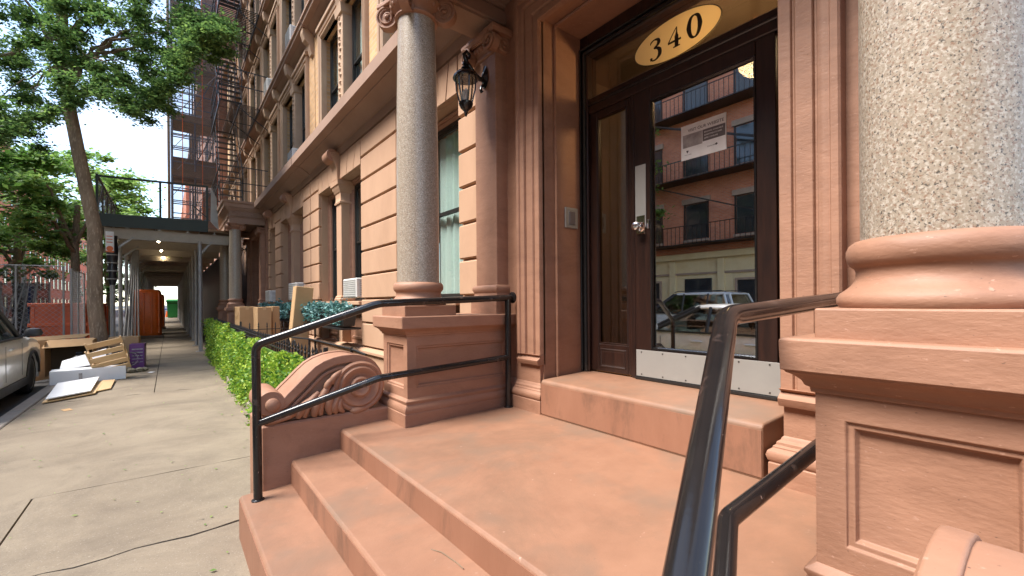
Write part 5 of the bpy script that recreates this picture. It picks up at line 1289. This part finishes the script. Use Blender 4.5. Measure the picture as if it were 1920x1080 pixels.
# ------------------------------------------------ fire escape over the neighbour doorway
FE = thing('fire_escape', 'black iron fire escape with stairs on the front of the neighbour house', 'fire escape', (1.7, 16, 2.9))
XA, XB2, YA2, YB2 = 1.12, 2.10, 14.45, 17.45
slat = MB().box(XA, XB2, -.02, .02, -.004, .004).mesh('slat', 'iron'); bal = MB().box(-.008, .008, -.008, .008, 0, .95).mesh('baluster', 'iron')
trd = MB().box(-.28, .28, -.06, .06, -.012, .012).mesh('tread', 'iron')
for f, z in enumerate((2.93, 5.68, 8.43, 11.2)):
    if f:
        for k in range(34):
            y = YA2+.05+k*.088
            s_ = obj_from(slat, 'slat', FE, (0, y, z))
        for x in (XA, XB2-.02, 1.6): MB().box(x, x+.03, YA2, YB2, z-.07, z-.005).build('platform_beam', 'iron', FE)
        for y in (YA2, 15.9, YB2): MB().bar((XB2+.2, y, z-.6), (1.5, y, z-.05), .02).build('bracket', 'iron', FE)
    for zz in (.95, .5): 
        MB().bar((XA+.01, YA2, z+zz), (XA+.01, YB2, z+zz), .024).build('guard_rail', 'iron', FE)
        for y in (YA2, YB2): MB().bar((XA, y, z+zz), (XB2+.2, y, z+zz), .024).build('guard_rail', 'iron', FE)
    for k in range(7): obj_from(bal, 'baluster', FE, (XA+.06+k*.16, YA2, z))
    for k in range(7): obj_from(bal, 'baluster', FE, (XA+.01, YA2+.1+k*.48, z))
    if f < 3:
        n = 12
        for k in range(n):
            u_ = (k+.5)/n; obj_from(trd, 'tread', FE, (1.44, 14.9+2.1*u_, z+.1+2.65*u_))
        for x in (1.16, 1.72): MB().bar((x, 14.85, z+.05), (x, 17.05, z+2.75), .012, .06).build('stringer', 'iron', FE)
        for x in (1.16, 1.72): MB().bar((x, 14.85, z+.85), (x, 17.05, z+3.5), .022).build('stair_rail', 'iron', FE)

# ------------------------------------------------ rubbish beside the tree
def slab(name, label, cat, corners, th, mat, group=None):
    """board given by four corners (counter-clockwise), thickness th"""
    c = [Vector(p) for p in corners]; n = (c[1]-c[0]).cross(c[3]-c[0]).normalized()*th
    if n.z < 0: n = -n
    o = MB().loft([[tuple(p) for p in c], [tuple(p+n) for p in c]]).build(name, mat, None, bevel=.004); return tag(o, label, cat, group)
slab('white_board', 'white laminated board lying flat on the pavement edge, topmost and nearest the car', 'board', [(-1.42, 9.15, G+.055), (-.98, 9.55, G+.06), (-1.02, 11.05, G+.09), (-1.5, 10.6, G+.09)], .018, 'white')
slab('white_board', 'white board lying flat under the topmost one, its raw edge showing', 'board', [(-1.45, 9.12, G+.012), (-.93, 9.55, G+.015), (-.95, 10.9, G+.02), (-1.5, 10.5, G+.02)], .018, 'pine')
slab('wooden_board', 'bare wood board lying just right of the white boards', 'board', [(-.95, 9.75, G+.01), (-.78, 9.95, G+.01), (-.80, 11.0, G+.02), (-.98, 11.0, G+.02)], .018, 'pine')
carton('white_box', 'long low white box behind the flat boards under the wooden crate', (-1.18, 11.35, G), 1.02, .34, .25, .06, mat='white', tape=False)
t = thing('shipping_label', 'small printed shipping label stuck on the front of the low white box', 'label', (-1.3, 11.2, G+.1))
lb = MB().box(-1.42, -1.26, 11.172, 11.176, G+.07, G+.18).xf(Matrix.Translation((0, 0, 0))).build('label_sheet', 'photo_grey', t)
slab('white_board', 'white board leaning at a slant against the low white box', 'board', [(-1.62, 11.62, G+.20), (-.98, 11.58, G+.30), (-.98, 11.78, G+.56), (-1.60, 11.80, G+.36)], .015, 'white')
t = thing('wooden_crate', 'pale slatted wooden crate tipped on top of the white box', 'crate', (-.86, 11.55, G+.25))
CM = Matrix.Translation((-.86, 11.45, G+.22)) @ Matrix.Rotation(R(-14), 4, 'Y') @ Matrix.Rotation(R(28), 4, 'X')
for k in range(4): MB().box(-.24, .24, -.15, -.135, .01+k*.135, .108+k*.135, .003).xf(CM).build('slat', 'pine', t)
for k in (0, 3): MB().box(-.24, .24, .135, .15, .01+k*.135, .125+k*.135, .003).xf(CM).build('slat', 'pine', t)
for x in (-.265, .24):
    for y in (-.155, .13): MB().box(x, x+.025, y, y+.025, 0, .56).xf(CM).build('corner_post', 'pine', t)
    for k in range(2): MB().box(x+.004, x+.02, -.13, .13, .04+k*.25, .16+k*.25).xf(CM).build('end_slat', 'pine', t)
def open_box(name, label, x0, x1, y0, y1, h, lean=0):
    t = thing(name, label, 'box', ((x0+x1)/2, (y0+y1)/2, G)); w_ = .008
    MB().box(x0, x1, y1-w_, y1, G, G+h).build('back_panel', 'card_dark', t); MB().box(x0, x0+w_, y0, y1, G, G+h).build('side_panel', 'card', t); MB().box(x1-w_, x1, y0, y1, G, G+h).build('side_panel', 'card', t)
    MB().loft([[(x0-.03, y0-.02, G+h-.12), (x1+.02, y0-.02, G+h-.10), (x1, y0+.2, G+h+.03), (x0, y0+.2, G+h+.0)], [(x0-.03, y0-.03, G+h-.12), (x1+.02, y0-.03, G+h-.10), (x1, y0+.2, G+h+.04), (x0, y0+.2, G+h+.01)]]).build('top_flap', 'card', t)
    MB().box(x0, x1, y0+.2, y1, G+h, G+h+w_).build('top_panel', 'card', t)
open_box('open_cardboard_box', 'large open cardboard box lying on its side left of the tree trunk', -1.95, -1.25, 12.5, 13.1, .70)
slab('flat_cardboard', 'flattened tan cardboard sheet standing behind the open box near the car', 'cardboard', [(-2.35, 12.9, G-.13), (-1.85, 13.2, G-.1), (-1.8, 13.3, G+.72), (-2.3, 13.0, G+.68)], .012, 'card')
slab('flat_cardboard', 'tan cardboard flap lying across the top of the boxes by the orange skip', 'cardboard', [(-2.6, 14.2, G+.62), (-1.6, 14.4, G+.66), (-1.5, 14.9, G+.72), (-2.6, 14.8, G+.68)], .012, 'card')
carton('cardboard_box', 'brown cardboard box with pale tape right of the tree trunk', (-.80, 13.35, G), .52, .42, .70, -.05)
t = carton('purple_box', 'purple printed carton standing in front of the brown box by the tree', (-.56, 13.0, G), .26, .3, .55, -.08, mat='purple', tape=False)
for k in range(5): MB().box(-.66, -.47, 12.842, 12.846, G+.14+k*.07, G+.15+k*.07+.004*k).build('print_stripe', 'photo_grey', t)
for i, (x, y, s_) in enumerate(((-1.42, 12.2, .22), (-.95, 12.75, .24), (-1.15, 12.1, .2))):
    b = MB(); n = 18
    lo = []
    for zf, rf in ((0, .75), (.1, 1), (.35, 1.05), (.6, .9), (.8, .55), (.92, .18), (1.05, .22)):
        lo.append([(x+s_*rf*(1+.16*math.sin(j*2.3+zf*9+i))*math.cos(2*math.pi*j/n), y+s_*.8*rf*(1+.14*math.sin(j*3.1+zf*7))*math.sin(2*math.pi*j/n), G+zf*s_*2.1) for j in range(n)])
    b.loft(lo); tag(b.build('rubbish_bag', 'bag', None, smooth=True), ['black rubbish bag in front of the open box left of the trunk', 'black rubbish bag between the crate and the purple box', 'small black rubbish bag behind the wooden crate'][i], 'bag')
for i in range(6):
    x, y, s_ = -.92+i*.10+random.uniform(-.02, .02), 12.15+.06*(i % 3), random.uniform(.06, .10)
    b = MB().lathe([(s_*.7, 0), (s_, s_*.3), (s_*.9, s_*.9), (s_*.4, s_*1.3), (.001, s_*1.35)], (x, y, G), 7, sx=1.1)
    b.v = [(a+random.uniform(-.012, .012), b_+random.uniform(-.012, .012), c) for a, b_, c in b.v]
    tag(b.build('edging_stone', 'stone_grey', None), 'rough grey stone by the tree foot, '+['the one nearest the wooden crate', 'second from the wooden crate', 'third from the wooden crate', 'third from the purple carton', 'second from the purple carton', 'the one touching the purple carton'][i], 'stone', 'loose stones round the tree pit')

for i, (x, y, a, sx, sy) in enumerate(((-1.1, 8.4, .4, .09, .13), (-.3, 11.9, 1.1, .12, .08))):
    o = MB().box(-sx/2, sx/2, -sy/2, sy/2, 0, .002).xf(Matrix.Translation((x, y, G+.006)) @ Matrix.Rotation(a, 4, 'Z') @ Matrix.Rotation(.05, 4, 'X')).build('paper_scrap', 'paper' if i % 2 else 'card', None)
    tag(o, ['torn cardboard scrap on the pavement in front of the white boards', 'white paper scrap on the pavement beside the purple carton', ''][i], 'litter')
t = thing('coat_hangers', 'bunch of dark wire hangers spilling from the bag beside the crate', 'hangers', (-.78, 12.5, G+.3))
for k in range(6):
    x = -1.38+k*.045 if k < 3 else -.80+k*.04
    pts = [(x+.12*math.cos(a_), 12.05, G+.30+.14*math.sin(a_)) for a_ in np.linspace(0, 6.0, 14)]; MB().tube(pts, .006, 5).build('hanger', 'iron' if k % 2 else 'grille', t, smooth=True)
# ------------------------------------------------ skip, wire fence and things in the road
t = thing('orange_skip', 'orange red steel skip standing in the road behind the wire fence', 'skip', (-2.8, 21, G))
x0, x1, y0, y1, zz0, zz1 = -3.15, -1.98, 18.4, 23.6, G-.02, .02
MB().panel((x0, y0, zz0), (1, 0, 0), (0, 0, 1), x1-x0, zz1-zz0, [(0, 0)]).v
b = MB(); b.box(x0, x1, y0, y0+.05, zz0, zz1); b.box(x0, x1, y1-.05, y1, zz0, zz1); b.box(x0, x0+.05, y0, y1, zz0, zz1); b.box(x1-.05, x1, y0, y1, zz0, zz1); b.box(x0, x1, y0, y1, zz0, zz0+.1); b.build('skip_body', 'orange', t)
for z in (zz1-.05, -.62): MB().box(x0-.04, x1+.04, y0-.05, y0+.01, z, z+.10, .01).build('rim_channel', 'orange', t); MB().box(x1, x1+.05, y0, y1, z, z+.10, .01).build('rim_channel', 'orange', t)
for x in (x0+.02, x0+.6, x0+1.2, x1-.08): MB().box(x, x+.08, y0-.045, y0, zz0, zz1-.05, .005).build('rib', 'orange', t)
for k in range(9): MB().box(x1, x1+.045, y0+.3+k*.65, y0+.38+k*.65, zz0, zz1-.05, .005).build('rib', 'orange', t)
def orange_tank(label, x, y, w_, d_, h):
    t = thing('orange_container', label, 'container', (x, y, G))
    n = 24; lo = []
    for zf, k in ((0, .96), (.02, 1), (.92, .98), (.98, .9), (1, .8)):
        lo.append([(x+math.copysign(abs(math.cos(2*math.pi*j/n))**.5, math.cos(2*math.pi*j/n))*w_/2*k, y+math.copysign(abs(math.sin(2*math.pi*j/n))**.5, math.sin(2*math.pi*j/n))*d_/2*k, G+.12+zf*h) for j in range(n)])
    MB().loft(lo).build('shell', 'redplastic', t, smooth='auto')
    for k in range(4): MB().box(x-w_*.42+k*w_*.26, x-w_*.42+k*w_*.26+.06, y-d_/2-.03, y-d_/2+.02, G+.2, G+h, .015).build('rib', 'redplastic', t)
    MB().box(x-w_/2-.05, x+w_/2+.05, y-d_/2-.08, y+d_/2+.05, G, G+.12, .01).build('pallet', 'plank', t)
orange_tank('tall orange red container standing under the shed near the kerb posts', -.72, 24.5, .95, 1.0, 1.95)
orange_tank('second orange red container farther along under the shed', -.55, 33.0, .7, 1.0, 1.9)
t = thing('dark_cabinet', 'dark site cabinet standing between the two orange containers', 'cabinet', (-.6, 28, G))
MB().box(-1.0, -.30, 26.6, 28.4, G, .35, .02).build('cabinet_body', 'car_dark', t); MB().box(-.9, -.4, 26.57, 26.6, -1.2, .2, .01).build('cabinet_door', 'plank', t)
def wire_panel(x0, x1, y0, y1, z0, z1, label, grid=True):
    t = thing('wire_fence_panel', label, 'fence', ((x0+x1)/2, (y0+y1)/2, z0), 'temporary wire fence panels in the road')
    fr = [(x0, y0, z0), (x0, y0, z1), (x1, y1, z1), (x1, y1, z0)]
    MB().tube(fr, .022, 8).build('panel_frame', 'galv', t); MB().tube([((x0+x1)/2, (y0+y1)/2, z0), ((x0+x1)/2, (y0+y1)/2, z1)], .018, 8).build('centre_post', 'galv', t)
    if grid:
        m_ = MB(); L_ = math.hypot(x1-x0, y1-y0); H_ = z1-z0; st = .11; n = int((L_+H_)/st)
        for k in range(n):
            for sg in (0, 1):
                a = k*st; p0 = (max(0, a-H_), min(a, H_)); p1 = (min(a, L_), max(0, a-L_))
                if sg: p0, p1 = (L_-p0[0], p0[1]), (L_-p1[0], p1[1])
                f = lambda p: (x0+(x1-x0)*p[0]/L_, y0+(y1-y0)*p[0]/L_, z0+p[1]); m_.bar(f(p0), f(p1), .0035)
        w_ = m_.build('chain_link', 'galv', t); w_['kind'] = 'stuff'
wire_panel(-2.02, -3.6, 15.1, 15.2, G-.1, .95, 'wire fence panel standing in the road left of the leaning tree')
wire_panel(-3.62, -5.9, 15.2, 15.35, G-.1, .98, 'wire fence panel at the left edge behind the silver car')
wire_panel(-1.9, -1.9, 15.2, 17.3, G-.1, .9, 'wire fence panel running along the kerb beside the orange skip')
t = thing('leaning_pole', 'row of grey scaffold tubes propped behind the wire fence', 'pole', (-4.5, 25, G))
random.seed(5)
for k in range(22):
    x = -4.2-k*.16; MB().tube([(x, 24.6, G), (x+random.uniform(-.5, .5), 25.2, random.uniform(.9, 1.2))], .022, 6).build('scaffold_tube', 'galv', t)
t = thing('netted_fence', 'dark netted site fence behind the orange skip', 'fence', (-5, 25.5, G)); MB().box(-9, -3.8, 25.5, 25.52, G, .9).build('dark_net', 'darknet', t)
for k in range(5): MB().tube([(-9+k*1.3, 25.45, G), (-9+k*1.3, 25.45, .95)], .025, 6).build('fence_post', 'galv', t)
def lamp_post(x, y, h, label, arm=True, mat='steel'):
    t = thing('lamp_post', label, 'lamp post', (x, y, G), 'pale poles beyond the fence')
    MB().tube([(x, y, G), (x, y, G+h)], [.11, .07], 10).build('pole', mat, t)
    if arm: MB().tube([(x, y, G+h*.55), (x+.5, y, G+h*.68), (x+1.2, y, G+h*.72)], .04, 8).build('arm', mat, t); MB().box(x-.35, x+.35, y-.1, y+.1, G+h*.62, G+h*.85, .03).build('signal_box', 'white', t)
lamp_post(-7.8, 30, 4.4, 'pale pole with white box and curved arm above the wire fence'); lamp_post(-5.3, 30, 4.6, 'plain white pole just left of the leaning tree', False, 'white')
t = thing('road_sign', 'small yellow diamond sign above the wire fence', 'sign', (-7.0, 33, 1)); MB().box(-7.55, -6.9, 33, 33.03, 1.5, 2.1, .01).build('board', 'yellow', t); MB().tube([(-7.2, 33.05, G), (-7.2, 33.05, 2.0)], .04, 8).build('pole', 'galv', t)
t = thing('road_sign', 'orange work sign seen through the wire fence', 'sign', (-6.2, 29, 0)); MB().box(-6.9, -6.2, 29, 29.03, -.4, .1, .01).build('board', 'signorange', t); MB().tube([(-6.5, 29.05, G), (-6.5, 29.05, .1)], .03, 8).build('pole', 'galv', t)
t = thing('blue_barrel', 'blue portable cabin edge seen through the wire fence left of the tree', 'cabin', (-6, 33, 0)); MB().box(-6.2, -5.6, 33, 34, G, .9, .04).build('cabin_wall', 'blue', t); MB().box(-6.24, -5.56, 32.96, 34.04, .9, 1.0, .02).build('cabin_roof', 'blue', t)
t = thing('green_bin', 'bright green bin at the far end of the sidewalk shed', 'bin', (.1, 60, G)); MB().mould(-.1, .7, 59, 59.8, [(G, 0), (G+1.7, .12), (G+1.72, .18), (G+1.85, .18), (G+2.0, .05)]).build('bin_body', 'green', t, smooth='auto'); MB().box(-.2, .8, 58.86, 58.9, .1, .16).build('bin_handle', 'ink', t)
for i, (x, y) in enumerate(((-.9, 52), (1.1, 56), (-.2, 63))):
    t = thing('traffic_cone', ['orange cone far under the shed by the kerb posts', 'orange cone far under the shed by the wall', 'orange cone at the crossing beyond the shed'][i], 'cone', (x, y, G)); MB().lathe([(.16, .03), (.03, .7)], (x, y, G), 14).build('cone_body', 'redplastic', t, smooth='auto'); MB().box(x-.2, x+.2, y-.2, y+.2, G, G+.03).build('cone_foot', 'ink', t)
# twig on the middle step
tag(MB().tube([(.83, 1.60, -1.003), (.85, 1.55, -.999), (.862, 1.45, -1.0), (.86, 1.40, -.998)], .0022, 5).build('twig', 'plank', None), 'thin dry twig lying on the middle step', 'twig')
